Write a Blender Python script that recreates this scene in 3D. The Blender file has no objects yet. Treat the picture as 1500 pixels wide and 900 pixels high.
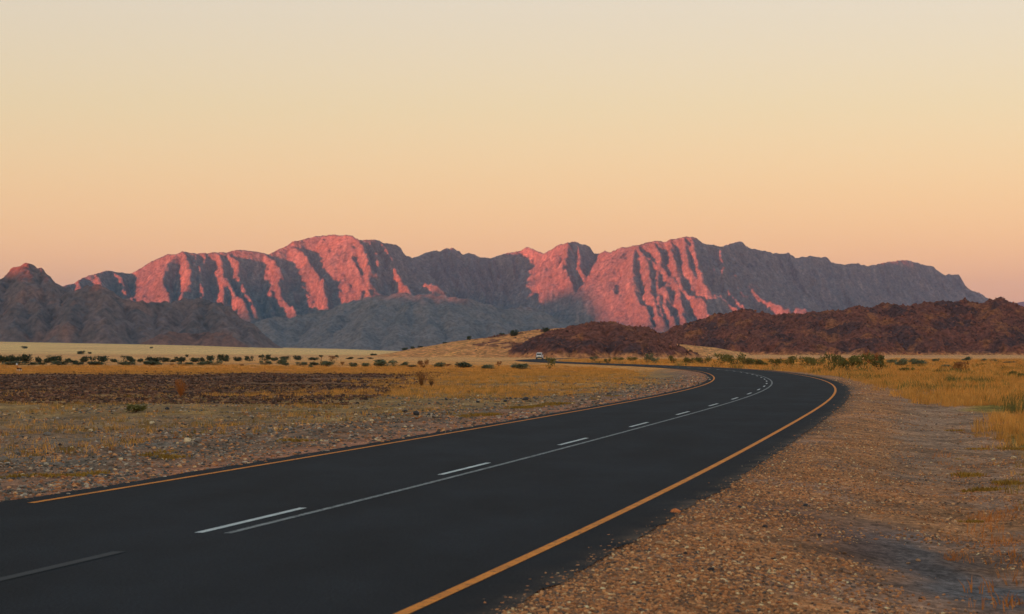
import bpy, bmesh, math, random
import numpy as np
from mathutils import Vector

# ---------------------------------------------------------------- camera, sky, sun, exposure
S = bpy.context.scene
COL = S.collection
F, HOR, EYE = 3100.0, 517.0, 1.765            # focal length and horizon row in photo pixels, eye height in metres
cam = bpy.data.cameras.new('camera'); cam_o = bpy.data.objects.new('camera', cam); COL.objects.link(cam_o)
S.camera = cam_o
cam_o.location = (0, 0, EYE); cam_o.rotation_euler = (math.pi / 2, 0, 0)
cam.sensor_width = 36; cam.lens = F / 1500 * 36; cam.shift_y = (HOR - 450) / 1500
cam.clip_start = 0.3; cam.clip_end = 60000
cam.dof.use_dof = True; cam.dof.focus_distance = 75; cam.dof.aperture_fstop = 6.3

SUN_A, SUN_E = math.radians(37), math.radians(1.7)   # sun behind the viewer's left shoulder, barely up
SUN_DIR = Vector((-math.sin(SUN_A) * math.cos(SUN_E), -math.cos(SUN_A) * math.cos(SUN_E), math.sin(SUN_E)))
EXPO = 2.1
world = bpy.data.worlds.new('World'); S.world = world; world.use_nodes = True
wn, wl = world.node_tree.nodes, world.node_tree.links
sky = wn.new('ShaderNodeTexSky'); sky.sky_type = 'NISHITA'; sky.sun_disc = False
sky.sun_elevation = SUN_E; sky.sun_rotation = math.radians(180) + SUN_A
sky.air_density = 1.0; sky.dust_density = 1.0; sky.ozone_density = 1.0
tc = wn.new('ShaderNodeTexCoord'); sep = wn.new('ShaderNodeSeparateXYZ'); wl.new(tc.outputs['Generated'], sep.inputs[0])
ramp = wn.new('ShaderNodeValToRGB'); wl.new(sep.outputs['Z'], ramp.inputs[0])
SKY = [(0.0, (0.7, 0.38, 0.237)), (0.045, (0.705, 0.395, 0.231)), (0.075, (0.632, 0.386, 0.224)), (0.115, (0.545, 0.398, 0.24)), (0.17, (0.509, 0.415, 0.317)), (0.3, (0.413, 0.433, 0.402)), (0.6, (0.302, 0.369, 0.402)), (1.0, (0.239, 0.322, 0.385))]
el = ramp.color_ramp.elements
while len(el) < len(SKY): el.new(.5)
for e, (p, c) in zip(el, SKY): e.position = p; e.color = (*c, 1)
ramp.color_ramp.interpolation = 'LINEAR'
# the belt opposite the sun is a little pinker
dotn = wn.new('ShaderNodeVectorMath'); dotn.operation = 'DOT_PRODUCT'
wl.new(tc.outputs['Generated'], dotn.inputs[0]); dotn.inputs[1].default_value = (-SUN_DIR.x, -SUN_DIR.y, 0)
mr = wn.new('ShaderNodeMapRange'); wl.new(dotn.outputs['Value'], mr.inputs[0]); mr.inputs[1].default_value = .2; mr.inputs[2].default_value = 1.0
mixp = wn.new('ShaderNodeMix'); mixp.data_type = 'RGBA'; mixp.blend_type = 'MULTIPLY'
wl.new(mr.outputs[0], mixp.inputs['Factor']); wl.new(ramp.outputs[0], mixp.inputs[6]); mixp.inputs[7].default_value = (1.0, .91, 1.07, 1)
b1 = wn['Background']; wl.new(sky.outputs[0], b1.inputs[0]); b1.inputs[1].default_value = 0.053
b2 = wn.new('ShaderNodeBackground'); wl.new(mixp.outputs[2], b2.inputs[0]); b2.inputs[1].default_value = 0.228
add = wn.new('ShaderNodeAddShader'); wl.new(b1.outputs[0], add.inputs[0]); wl.new(b2.outputs[0], add.inputs[1])
wl.new(add.outputs[0], wn['World Output'].inputs['Surface'])

sl = bpy.data.lights.new('sun', 'SUN'); sl.energy = 5.0; sl.angle = math.radians(0.5); sl.color = (1.0, .14, .055)
so = bpy.data.objects.new('sun', sl); COL.objects.link(so); so.location = (0, 0, 900)
so.rotation_euler = SUN_DIR.to_track_quat('Z', 'Y').to_euler()
S.view_settings.view_transform = 'Standard'; S.view_settings.look = 'None'; S.view_settings.gamma = 1
S.view_settings.exposure = EXPO
S.cycles.max_bounces = 6; S.cycles.volume_bounces = 0

# ---------------------------------------------------------------- helpers
rng = np.random.default_rng(7)
random.seed(7)
def smooth(a, b, x):
    t = np.clip((np.asarray(x, float) - a) / (b - a), 0, 1); return t * t * (3 - 2 * t)
def _hash(i, j, s):
    n = (i.astype(np.int64) * 374761393 + j.astype(np.int64) * 668265263 + s * 974711) & 0xffffffff
    n = ((n ^ (n >> 13)) * 1274126177) & 0xffffffff
    return ((n ^ (n >> 16)) & 0xffffffff) / 4294967295.0
def noise(x, y, s=0):
    xi, yi = np.floor(x), np.floor(y); u, v = x - xi, y - yi
    U, V = u * u * u * (u * (u * 6 - 15) + 10), v * v * v * (v * (v * 6 - 15) + 10)
    def g(i, j, a, b):
        t = _hash(i, j, s) * 6.2831853; return np.cos(t) * a + np.sin(t) * b
    n0 = g(xi, yi, u, v) * (1 - U) + g(xi + 1, yi, u - 1, v) * U
    n1 = g(xi, yi + 1, u, v - 1) * (1 - U) + g(xi + 1, yi + 1, u - 1, v - 1) * U
    return (n0 * (1 - V) + n1 * V) * 1.4
def fbm(x, y, o=4, s=0, gain=.5):
    r, a = 0, 1.0
    for k in range(o): r = r + a * noise(x * 2 ** k, y * 2 ** k, s + k * 17); a *= gain
    return r
def ridged(x, y, o=4, s=0, gain=.5):
    r, a = 0, 1.0
    for k in range(o): r = r + a * (1 - 2 * np.abs(noise(x * 2 ** k, y * 2 ** k, s + k * 17))); a *= gain
    return r
def worley(x, y, s=0):
    xi, yi = np.floor(x), np.floor(y); d = np.full(x.shape, 9.0); idv = np.zeros(x.shape)
    for a in (-1, 0, 1):
        for b in (-1, 0, 1):
            cx, cy = xi + a, yi + b
            q = (cx + _hash(cx, cy, s) - x) ** 2 + (cy + _hash(cx, cy, s + 5) - y) ** 2
            m = q < d; d = np.where(m, q, d); idv = np.where(m, _hash(cx, cy, s + 9), idv)
    return np.sqrt(d), idv
def lin(c):
    c = np.asarray(c, float) / 255; return np.where(c <= .04045, c / 12.92, ((c + .055) / 1.055) ** 2.4)
AMB = np.array([.54, .54, .59])               # what a white card lying in this shade would show in the picture (linear)
def alb(r, g, b): return tuple(np.clip(lin((r, g, b)) / AMB, .004, .9))
def label(o, lab=None, cat=None, group=None, kind=None):
    if lab: o['label'] = lab
    if cat: o['category'] = cat
    if group: o['group'] = group
    if kind: o['kind'] = kind
    return o
def mesh_obj(name, verts, faces, mat=None, parent=None, smooth_=False, link=True):
    me = bpy.data.meshes.new(name)
    verts = np.asarray(verts, np.float32).reshape(-1, 3)
    if isinstance(faces, np.ndarray):
        n, k = faces.shape
        me.vertices.add(len(verts)); me.vertices.foreach_set('co', verts.ravel())
        me.loops.add(n * k); me.loops.foreach_set('vertex_index', faces.astype(np.int32).ravel())
        me.polygons.add(n); me.polygons.foreach_set('loop_start', np.arange(0, n * k, k, dtype=np.int32))
        me.update(calc_edges=True)
    else:
        me.from_pydata(verts.tolist(), [], faces); me.update()
    if smooth_: me.polygons.foreach_set('use_smooth', np.ones(len(me.polygons), bool))
    if mat:
        for m in (mat if isinstance(mat, (list, tuple)) else [mat]): me.materials.append(m)
    o = bpy.data.objects.new(name, me)
    if link: COL.objects.link(o)
    if parent: o.parent = parent
    return o
def empty(name, loc=(0, 0, 0), rz=0):
    o = bpy.data.objects.new(name, None); COL.objects.link(o); o.location = loc; o.rotation_euler = (0, 0, rz); o.empty_display_size = .2
    return o
def point_attr(me, name, arr):
    arr = np.asarray(arr, np.float32)
    if arr.ndim == 2 and arr.shape[1] == 3: arr = np.concatenate([arr, np.ones((len(arr), 1), np.float32)], 1)
    if arr.ndim == 2:
        a = me.attributes.new(name, 'FLOAT_COLOR', 'POINT'); a.data.foreach_set('color', arr.ravel())
    else:
        a = me.attributes.new(name, 'FLOAT', 'POINT'); a.data.foreach_set('value', arr)
def grid_faces(ny, nx, keep=None):
    i = np.arange(ny * nx).reshape(ny, nx)
    f = np.stack([i[:-1, :-1], i[:-1, 1:], i[1:, 1:], i[1:, :-1]], -1).reshape(-1, 4)
    if keep is not None:
        k = keep.ravel(); f = f[k[f].any(1)]
    return f
def compact(v, f):
    u, inv = np.unique(f.ravel(), return_inverse=True)
    return v[u], inv.reshape(f.shape), u

# ---------------------------------------------------------------- materials
class M:
    def __init__(self, name, rough=.9, spec=.2):
        self.m = bpy.data.materials.new(name); self.m.use_nodes = True
        self.n, self.l = self.m.node_tree.nodes, self.m.node_tree.links
        self.b = self.n['Principled BSDF']; self.b.inputs['Roughness'].default_value = rough
        self.b.inputs['Specular IOR Level'].default_value = spec
        self.geo = None
    def pos(self, obj=False):
        if self.geo is None:
            t = self.n.new('ShaderNodeTexCoord' if obj else 'ShaderNodeNewGeometry')
            self.geo = t.outputs['Object' if obj else 'Position']
        return self.geo
    def noise(self, scale, detail=4, rough=.55, obj=False, stretch=None):
        t = self.n.new('ShaderNodeTexNoise'); t.inputs['Scale'].default_value = scale
        t.inputs['Detail'].default_value = detail; t.inputs['Roughness'].default_value = rough
        p = self.pos(obj)
        if stretch:
            mp = self.n.new('ShaderNodeMapping'); mp.inputs['Scale'].default_value = stretch; self.l.new(p, mp.inputs[0]); p = mp.outputs[0]
        self.l.new(p, t.inputs['Vector']); return t.outputs[0]
    def vor(self, scale, out='Color', obj=False):
        t = self.n.new('ShaderNodeTexVoronoi'); t.inputs['Scale'].default_value = scale
        self.l.new(self.pos(obj), t.inputs['Vector']); return t.outputs[out]
    def ramp(self, fac, stops):
        r = self.n.new('ShaderNodeValToRGB'); e = r.color_ramp.elements
        while len(e) < len(stops): e.new(.5)
        for a, (p, c) in zip(e, stops): a.position = p; a.color = (*c, 1) if not np.isscalar(c) else (c, c, c, 1)
        self.l.new(fac, r.inputs[0]); return r.outputs[0]
    def mix(self, a, b, fac, blend='MIX'):
        x = self.n.new('ShaderNodeMix'); x.data_type = 'RGBA'; x.blend_type = blend
        for s, v in ((x.inputs['Factor'], fac), (x.inputs[6], a), (x.inputs[7], b)):
            if hasattr(v, 'is_output'): self.l.new(v, s)
            elif np.isscalar(v): s.default_value = v
            else: s.default_value = (*v, 1)
        return x.outputs[2]
    def attr(self, name, out='Color', typ='GEOMETRY'):
        a = self.n.new('ShaderNodeAttribute'); a.attribute_name = name; a.attribute_type = typ; return a.outputs[out]
    def rand(self):
        o = self.n.new('ShaderNodeObjectInfo'); return o.outputs['Random']
    def col(self, c):
        if hasattr(c, 'is_output'): self.l.new(c, self.b.inputs['Base Color'])
        else: self.b.inputs['Base Color'].default_value = (*c, 1)
        return self
    def bump(self, h, dist, strength=1.0):
        b = self.n.new('ShaderNodeBump'); b.inputs['Distance'].default_value = dist; b.inputs['Strength'].default_value = strength
        self.l.new(h, b.inputs['Height']); self.l.new(b.outputs[0], self.b.inputs['Normal']); return self

m_mount = M('mountain_rock', .95, .1)
c = m_mount.mix(m_mount.attr('tint'), m_mount.ramp(m_mount.noise(.07, 8, .75), [(.36, .5), (.5, 1.0), (.64, 1.5)]), 1.0, 'MULTIPLY')
m_mount.col(c).bump(m_mount.noise(.06, 8, .72), 14, 1.0)
m_hill = M('hill_rock', .95, .1)
c = m_hill.mix(m_hill.attr('tint'), m_hill.ramp(m_hill.noise(.45, 6, .7), [(.36, .45), (.5, 1.0), (.64, 1.6)]), 1.0, 'MULTIPLY')
m_hill.col(c).bump(m_hill.noise(.6, 7, .7), .9, .9)
m_crag = M('dark_hill_rock', .95, .1)
c = m_crag.mix(m_crag.attr('tint'), m_crag.ramp(m_crag.noise(.09, 7, .7), [(.36, .62), (.5, 1.0), (.64, 1.36)]), 1.0, 'MULTIPLY')
m_crag.col(c).bump(m_crag.noise(.11, 8, .68), 4, .8)
m_ground = M('dry_ground', .95, .12)
g0 = m_ground.attr('tint')
g1 = m_ground.mix(g0, m_ground.ramp(m_ground.noise(9, 5, .7), [(.36, .5), (.5, 1.0), (.64, 1.6)]), 1.0, 'MULTIPLY')
g2 = m_ground.mix(g1, m_ground.ramp(m_ground.noise(.9, 4, .6), [(.38, .7), (.5, 1.0), (.62, 1.3)]), 1.0, 'MULTIPLY')
g3 = m_ground.mix(g2, m_ground.ramp(m_ground.vor(38), [(.0, .55), (.5, 1.0), (1, 1.35)]), .8, 'MULTIPLY')
m_ground.col(g3).bump(m_ground.noise(22, 5, .7), .03, .8)
m_road = M('asphalt', .85, .09)
c = m_road.mix(m_road.attr('tint'), m_road.ramp(m_road.noise(38, 5, .8), [(.37, .30), (.5, 1.0), (.63, 2.1)]), 1.0, 'MULTIPLY')
c = m_road.mix(c, m_road.ramp(m_road.noise(.5, 6, .65, stretch=(1.0, .35, 1.0)), [(.38, .72), (.5, 1.0), (.62, 1.32)]), 1.0, 'MULTIPLY')
m_road.col(c).bump(m_road.noise(110, 3, .7), .006, .7)
def paint(name, rgb, wear):
    m = M(name, .75, .25)
    w = m.ramp(m.noise(11, 8, .8), [(wear - .04, 1.0), (wear + .04, 0.0)])
    m.col(m.mix(m.mix(rgb, m.ramp(m.noise(2.5, 4, .6), [(.3, .75), (.7, 1.15)]), 1.0, 'MULTIPLY'), alb(24, 26, 28), w))
    return m.m
m_yellow = paint('yellow_paint', alb(176, 100, 4), .42)
m_white = paint('white_paint', alb(150, 152, 154), .38)
m_worn = paint('worn_white_paint', alb(104, 106, 108), .47)
m_ghost = paint('ghost_paint', alb(18, 21, 26), .46)
def leafmat(name, lo, hi, trans=0.0):
    m = M(name, .8, .15)
    c = m.mix(lo, hi, m.noise(6, 3, .6))
    c = m.mix(c, m.ramp(m.rand(), [(0, .75), (1, 1.25)]), 1.0, 'MULTIPLY'); m.col(c); return m.m
m_dark = leafmat('dark_green_foliage', alb(38, 42, 32), alb(70, 76, 56))
m_sage = leafmat('grey_green_foliage', alb(62, 68, 54), alb(98, 100, 76))
m_green = leafmat('green_foliage', alb(64, 64, 36), alb(104, 96, 52))
m_brown = leafmat('dry_brown_twigs', alb(84, 54, 34), alb(132, 90, 52))
m_bark = leafmat('bark', alb(60, 44, 34), alb(84, 62, 48))
m_gold = leafmat('golden_dry_grass', alb(142, 97, 44), alb(182, 134, 72))
m_olive = leafmat('olive_grass', alb(92, 76, 40), alb(134, 104, 56))
m_rust = leafmat('rust_brown_grass', alb(122, 74, 36), alb(164, 104, 54))
m_moss = leafmat('yellow_green_ground_cover', alb(96, 76, 32), alb(136, 102, 42))
def stonemat(name, stops):
    m = M(name, .9, .2)
    c = m.ramp(m.rand(), stops)
    m.col(m.mix(c, m.ramp(m.noise(14, 4, .6, True), [(.3, .7), (.7, 1.25)]), 1.0, 'MULTIPLY')); return m.m
m_peb = stonemat('mixed_gravel', [(0, alb(66, 60, 58)), (.2, alb(104, 74, 54)), (.45, alb(138, 90, 58)), (.72, alb(158, 104, 66)), (.93, alb(172, 124, 84)), (1, alb(200, 166, 130))])
m_dpeb = stonemat('dark_stones', [(0, alb(44, 34, 30)), (.5, alb(72, 48, 38)), (.88, alb(96, 64, 46)), (1, alb(130, 96, 72))])
m_rstone = stonemat('red_boulders', [(0, alb(58, 40, 38)), (.5, alb(92, 58, 50)), (1, alb(120, 76, 60))])

# ---------------------------------------------------------------- road line
KN = [0, 40, 80, 120, 160, 200, 250, 300, 400, 550, 800]
KV = [1.83, .093, 1.069, 1.332, .742, 1.70, 1.525, .32, -.9, -.9, 0]
ss = np.arange(0, 820, 1.0)
kk = np.interp(ss, KN, KV) / 1000
th = .22889 - np.concatenate([[0], np.cumsum(kk)[:-1]])
rx = -5.76 + np.cumsum(np.sin(th)); ry = 8 + np.cumsum(np.cos(th))
# run it on behind the viewer
sb = np.arange(-400, 0, 4.0); thb = .22889 + 0 * sb
rx = np.concatenate([-5.76 + sb * math.sin(.22889), rx]); ry = np.concatenate([8 + sb * math.cos(.22889), ry])
ss = np.concatenate([sb, ss]); th = np.concatenate([thb, th])
HW = 3.5                                       # centre line to yellow edge line
def road_pt(s, off):
    x, y, t = np.interp(s, ss, rx), np.interp(s, ss, ry), np.interp(s, ss, th)
    return x + off * np.cos(t), y - off * np.sin(t)
def road_d(X, Y):                              # signed distance from the centre line, + on the outside of the bend
    xc, t = np.interp(Y, ry, rx), np.interp(Y, ry, th)
    return (X - xc) * np.cos(t)

# ---------------------------------------------------------------- terrain
def plain_z(X, Y):
    f = np.interp(X, [-6000, -822, -532, -480, -290, -100, 100, 3000], [24, 19.3, 13.6, 12.6, 5.8, 2.6, 2.2, 2.2])
    return f * smooth(620, 3000, Y)
def ground_z(X, Y):
    z = plain_z(X, Y)
    d = road_d(X, Y); a = np.abs(d)
    off = smooth(4.4, 7.5, a)
    z = z - .012 - .25 * off * smooth(900, 500, Y)
    z = z + off * (.16 * fbm(X / 9, Y / 9, 3, 3) + .05 * fbm(X / 1.3, Y / 1.3, 3, 8))
    near = smooth(-4.6, -6.4, d) * smooth(-11, -7.5, d) * smooth(150, 90, Y)
    z = z + .16 * near * (.6 + fbm(X / 3, Y / 3, 2, 31))     # low windrow of stones along the inside verge
    return z - .12 * smooth(3.85, 3.3, a)
_Yl = np.geomspace(9, 9000, 6000)
def hit(px, py):                               # where the sight line through a photo pixel meets the ground
    X = (px - 750) * _Yl / F
    gy = HOR + (EYE - ground_z(X, _Yl)) * F / _Yl
    i = int(np.argmax(gy <= py)) if (gy <= py).any() else len(_Yl) - 1
    Y = float(_Yl[i]); return (px - 750) * Y / F, Y
def at(px, py, Z): return ((px - 750) * Z / F, Z, EYE + (HOR - py) * Z / F)

# ground sheet: rows thin out with distance
Yr = np.concatenate([[-7600, -5000, -3000, -1500, -700, -300, -120, -50, -20, -5, 2, 6], np.geomspace(9, 27000, 640)])
uu = np.concatenate([-np.geomspace(60, 1.03, 26), np.linspace(-1, 1, 330), np.geomspace(1.03, 60, 26)])
halfw = .31 * np.maximum(Yr, 0) + 9
Xg = np.clip(uu[None, :] * halfw[:, None], -23000, 23000)
Xg[:, 0] = -23000; Xg[:, -1] = 23000
Yg = np.repeat(Yr[:, None], Xg.shape[1], 1)
Zg = ground_z(Xg, Yg)
def mixc(a, b, t): return a + (np.asarray(b) - a) * np.asarray(t)[..., None]
def ground_tint(X, Y):
    d = road_d(X, Y); n1 = fbm(X / 7, Y / 9, 4, 40); n2 = fbm(X / 1.6, Y / 2.4, 4, 44); n3 = fbm(X / 40, Y / 90, 3, 48)
    left = smooth(0.5, -.5, d)
    c = np.broadcast_to(np.array(alb(130, 88, 58)), X.shape + (3,)).copy()
    # outside of the bend: gravel shoulder, then dry grass
    c = mixc(c, alb(152, 98, 60), smooth(.0, .6, n1) * .8)
    c = mixc(c, alb(88, 82, 80), smooth(.05, .7, n2 + .4 * n1 + .35 * smooth(1.5, 3, d - 4.3)) * .5)
    c = mixc(c, alb(118, 90, 72), smooth(5.6, 6.6, d + .6 * n1) * smooth(9.4, 8.2, d + .6 * n1) * smooth(24, 40, Y) * .75)
    px_, py_ = X - 4.1, (Y - 20.5)
    blot = np.exp(-((px_ + .10 * py_) / .75) ** 2 - (py_ / 4.2) ** 2)
    c = mixc(c, alb(66, 66, 70), np.clip(blot * 1.6 * (.8 + .6 * n2), 0, .9))
    px_, py_ = X - 3.2, (Y - 23)
    blot = np.exp(-((px_) / .8) ** 2 - (py_ / 3.2) ** 2)
    c = mixc(c, alb(86, 58, 46), np.clip(blot * (.8 + .6 * n2), 0, .7))
    c = mixc(c, alb(54, 50, 48), smooth(4.75, 4.1, d + .35 * n2 + .2 * n1) * .75 * (1 - left))
    gr = smooth(8.6, 9.6, d + 1.3 * n1 + .5 * n2 + 1.2 * smooth(60, 110, Y)) * smooth(28, 46, Y)
    c = mixc(c, mixc(np.broadcast_to(np.array(alb(150, 100, 44)), c.shape), alb(112, 92, 42), smooth(-.1, .5, n1)), gr * (1 - left))
    # inside of the bend
    cl = np.broadcast_to(np.array(alb(104, 78, 62)), c.shape).copy()
    cl = mixc(cl, alb(88, 80, 72), smooth(-.1, .6, n2 + .3 * n1) * .7)
    cl = mixc(cl, alb(132, 84, 62), smooth(-6.5, -4.2, d + .8 * n1) * .8)
    cl = mixc(cl, mixc(np.broadcast_to(np.array(alb(108, 82, 50)), c.shape), alb(134, 100, 54), smooth(-.2, .5, n2)), smooth(50, 72, Y + 7 * n1) * smooth(-6, -8.5, d) * .75)
    gold = smooth(95, 125, Y + 12 * n1) * smooth(-5, -10, d + 2.5 * n1)
    cl = mixc(cl, mixc(mixc(np.broadcast_to(np.array(alb(140, 100, 56)), c.shape), alb(100, 78, 50), smooth(-.1, .5, n1 + .5 * n2)), alb(112, 82, 62), smooth(.1, .5, fbm(X / 11, Y / 16, 4, 57)) * .8), gold)
    edge = np.interp(Y, [70, 90, 110, 130, 150, 170, 190, 205], [-19, -15, -12.5, -11.5, -10.5, -9, -7, -7])
    streak = fbm(X / 30, Y / 5, 4, 52)
    darkb = smooth(3.5, -3.5, X - edge + 9 * streak) * smooth(78, 98, Y + 7 * n1 + .18 * X) * smooth(222, 182, Y + 14 * streak)
    darkb = darkb * smooth(-1.1, -.1, streak + .5 - 1.0 * np.exp(-((Y - 126 - .2 * X) / 5) ** 2))
    cl = mixc(cl, mixc(np.broadcast_to(np.array(alb(70, 46, 36)), c.shape), alb(92, 60, 42), smooth(-.3, .5, n2)), darkb * .93)
    cl = mixc(cl, alb(106, 54, 36), darkb * smooth(112, 96, Y + 8 * n1) * .7)
    c = mixc(c, cl, left)
    # the wide plain beyond
    tan = mixc(np.broadcast_to(np.array(alb(172, 114, 60)), c.shape), alb(150, 100, 58), smooth(-.2, .5, n3 + .4 * fbm(X / 60, Y / 25, 3, 60)))
    c = mixc(c, tan, smooth(195, 260, Y + 20 * n1))
    st = fbm(X / 300, Y / 60, 4, 66)
    far = mixc(np.broadcast_to(np.array(alb(172, 120, 72)), c.shape), alb(148, 100, 74), smooth(.1, .6, st) * .8)
    c = mixc(c, far, smooth(430, 620, Y))
    c = mixc(c, mixc(np.broadcast_to(np.array(alb(184, 144, 92)), c.shape), alb(166, 116, 74), smooth(.0, .6, st)), smooth(1100, 1500, Y + 120 * st))
    return c
gt = ground_tint(Xg, Yg)
gv = np.stack([Xg, Yg, Zg], -1).reshape(-1, 3)
ground = mesh_obj('ground', gv, grid_faces(*Xg.shape), m_ground.m, smooth_=True)
point_attr(ground.data, 'tint', gt.reshape(-1, 3))
label(ground, 'dry stony plain of gravel, bare soil and yellow grass', kind='structure')

def heightfield(name, x0, x1, dx, y0, y1, dy, crests, slope, rnd=6, warp=(0, 1), detail=None, lab=None, mat=None, tint=None, reach=1e9, post=None, base=None, ribs=None):
    xs, ys = np.arange(x0, x1 + dx, dx), np.arange(y0, y1 + dy, dy)
    X, Y = np.meshgrid(xs, ys)
    wa, wsc = warp
    Xw = X + wa * fbm(X / wsc, Y / wsc, 3, 5); Yw = Y + wa * fbm(X / wsc, Y / wsc, 3, 6)
    cliff = (lambda q_: np.where(q_ < 38, 1.28 * q_, 48.6 + .80 * (q_ - 38))) if ribs and reach < 1e8 else (lambda q_: q_)
    H = np.full(X.shape, -60.0); U_ = np.zeros(X.shape); D_ = np.zeros(X.shape); arc = 0.0
    for cr in crests:
        arc += 137.3
        sl_ = slope
        if isinstance(cr, tuple): sl_, cr = cr
        for (ax, ay, az), (bx, by, bz) in zip(cr[:-1], cr[1:]):
            R = min(reach, (max(az, bz) + 30) / sl_ + 20) + wa * 1.5
            i0, i1 = np.searchsorted(xs, (min(ax, bx) - R, max(ax, bx) + R)); j0, j1 = np.searchsorted(ys, (min(ay, by) - R, max(ay, by) + R))
            if i1 <= i0 or j1 <= j0: continue
            q = (slice(j0, j1), slice(i0, i1)); ex, ey = bx - ax, by - ay; L = ex * ex + ey * ey + 1e-9
            t = np.clip(((Xw[q] - ax) * ex + (Yw[q] - ay) * ey) / L, 0, 1)
            dd = (Xw[q] - ax - t * ex) ** 2 + (Yw[q] - ay - t * ey) ** 2
            cand = az + (bz - az) * t - sl_ * cliff(np.sqrt(dd + rnd * rnd) - rnd); m = cand > H[q]; Ls = math.sqrt(L)
            H[q] = np.where(m, cand, H[q]); U_[q] = np.where(m, arc + t * Ls, U_[q]); D_[q] = np.where(m, np.sqrt(dd), D_[q])
            arc += Ls
    G = plain_z(X, Y) if base is None else base
    if ribs:
        for lam, k1, amax in ribs:
            ph = U_ / lam + .9 * fbm(X / (lam * 3.1), Y / (lam * 3.1), 3, 13)
            saw = np.abs(2 * (ph - np.floor(ph)) - 1)
            H = H - np.minimum(k1 * D_, amax) * (1 - saw) * smooth(0, 60, H - G) * np.clip(.6 + 1.1 * fbm(X / (lam * 4), Y / (lam * 4), 2, 19), .05, 1.3)
    if post: H = post(X, Y, H, G)
    if detail: H = H + detail(X, Y, H, G)
    keep = H > G - 4
    v, f, u = compact(np.stack([X, Y, np.maximum(H, G - 8)], -1).reshape(-1, 3), grid_faces(len(ys), len(xs), keep))
    o = mesh_obj(name, v, f, mat, smooth_=True)
    T = tint(X, Y, H, G); point_attr(o.data, 'tint', T.reshape(-1, 3)[u])
    label(o, lab, kind='structure')
    return o, (xs, ys, H)

# --- the long range, crest rows read from the photograph, depth from how the massifs stand before each other
SKYL = [(20, 440), (60, 428), (92, 421.7), (113, 411.7), (135, 404), (157, 397.7), (177, 399.3), (187, 403), (200, 396.7), (230, 380), (250, 373), (267, 369.3), (290, 372.7), (313, 370.7), (350, 366.7), (387, 370.7), (395, 372.7), (412, 364), (430, 355), (450, 350), (472, 345.5), (507, 345), (525, 350.8), (539, 350.8), (555, 351.3), (563, 356.7), (581, 358.8), (589, 371.3), (604, 379.3), (620, 372), (635, 367.3), (643, 369.5), (661, 363.3), (672, 367.3), (677, 374), (688, 371.3), (701, 378), (717, 378.5), (736, 372), (757, 368.7), (768, 363.9), (776, 364), (787, 368.7), (796, 372), (815, 360.7), (831, 355.9), (844, 355.3), (857, 359.3), (871, 373.5), (887, 368), (895, 370), (908, 363.3), (932, 359.3), (964, 353.2), (972, 354.5), (993, 348.7), (1012, 346.5), (1017, 348), (1028, 356.7), (1041, 358.8), (1057, 362.5), (1071, 358), (1081, 353.5), (1089, 355.3), (1092, 361.5), (1108, 366), (1124, 370.5), (1140, 372), (1156, 371.3), (1164, 379.9), (1175, 377.5), (1192, 375.9), (1199, 378.5), (1211, 377.5), (1220, 386), (1233, 388), (1257, 386.8), (1271, 390), (1287, 388), (1305, 384), (1321, 381.5), (1335, 383.3), (1348, 388), (1367, 390.8), (1375, 398.8), (1385, 404), (1393, 401.5), (1403, 402.5), (1408, 418), (1420, 425.5), (1436, 430), (1449, 438), (1480, 455), (1520, 480)]
SZ_X = [0, 92, 190, 267, 395, 467, 525, 581, 604, 661, 768, 796, 831, 871, 908, 932, 1012, 1057, 1081, 1124, 1321, 1449, 1520]
SZ_Z = [8700, 8800, 9200, 9050, 9250, 9450, 9250, 9450, 9950, 10150, 10350, 10150, 9900, 10100, 9600, 9350, 9400, 9550, 10300, 10550, 11750, 12600, 12850]
def skz(px): return float(np.interp(px, SZ_X, SZ_Z))
crests = [[at(x, y, skz(x)) for x, y in SKYL]]
def spur(pts, k=6.0, z0=None, sl=None):
    zt = skz(pts[0][0]) if z0 is None else z0
    y0 = float(np.interp(pts[0][0], [p[0] for p in SKYL], [p[1] for p in SKYL])) if z0 is None else pts[0][1]
    c = [at(x, y, zt - k * (y - y0)) for x, y in pts]
    crests.append(c if sl is None else (sl, c))
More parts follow.
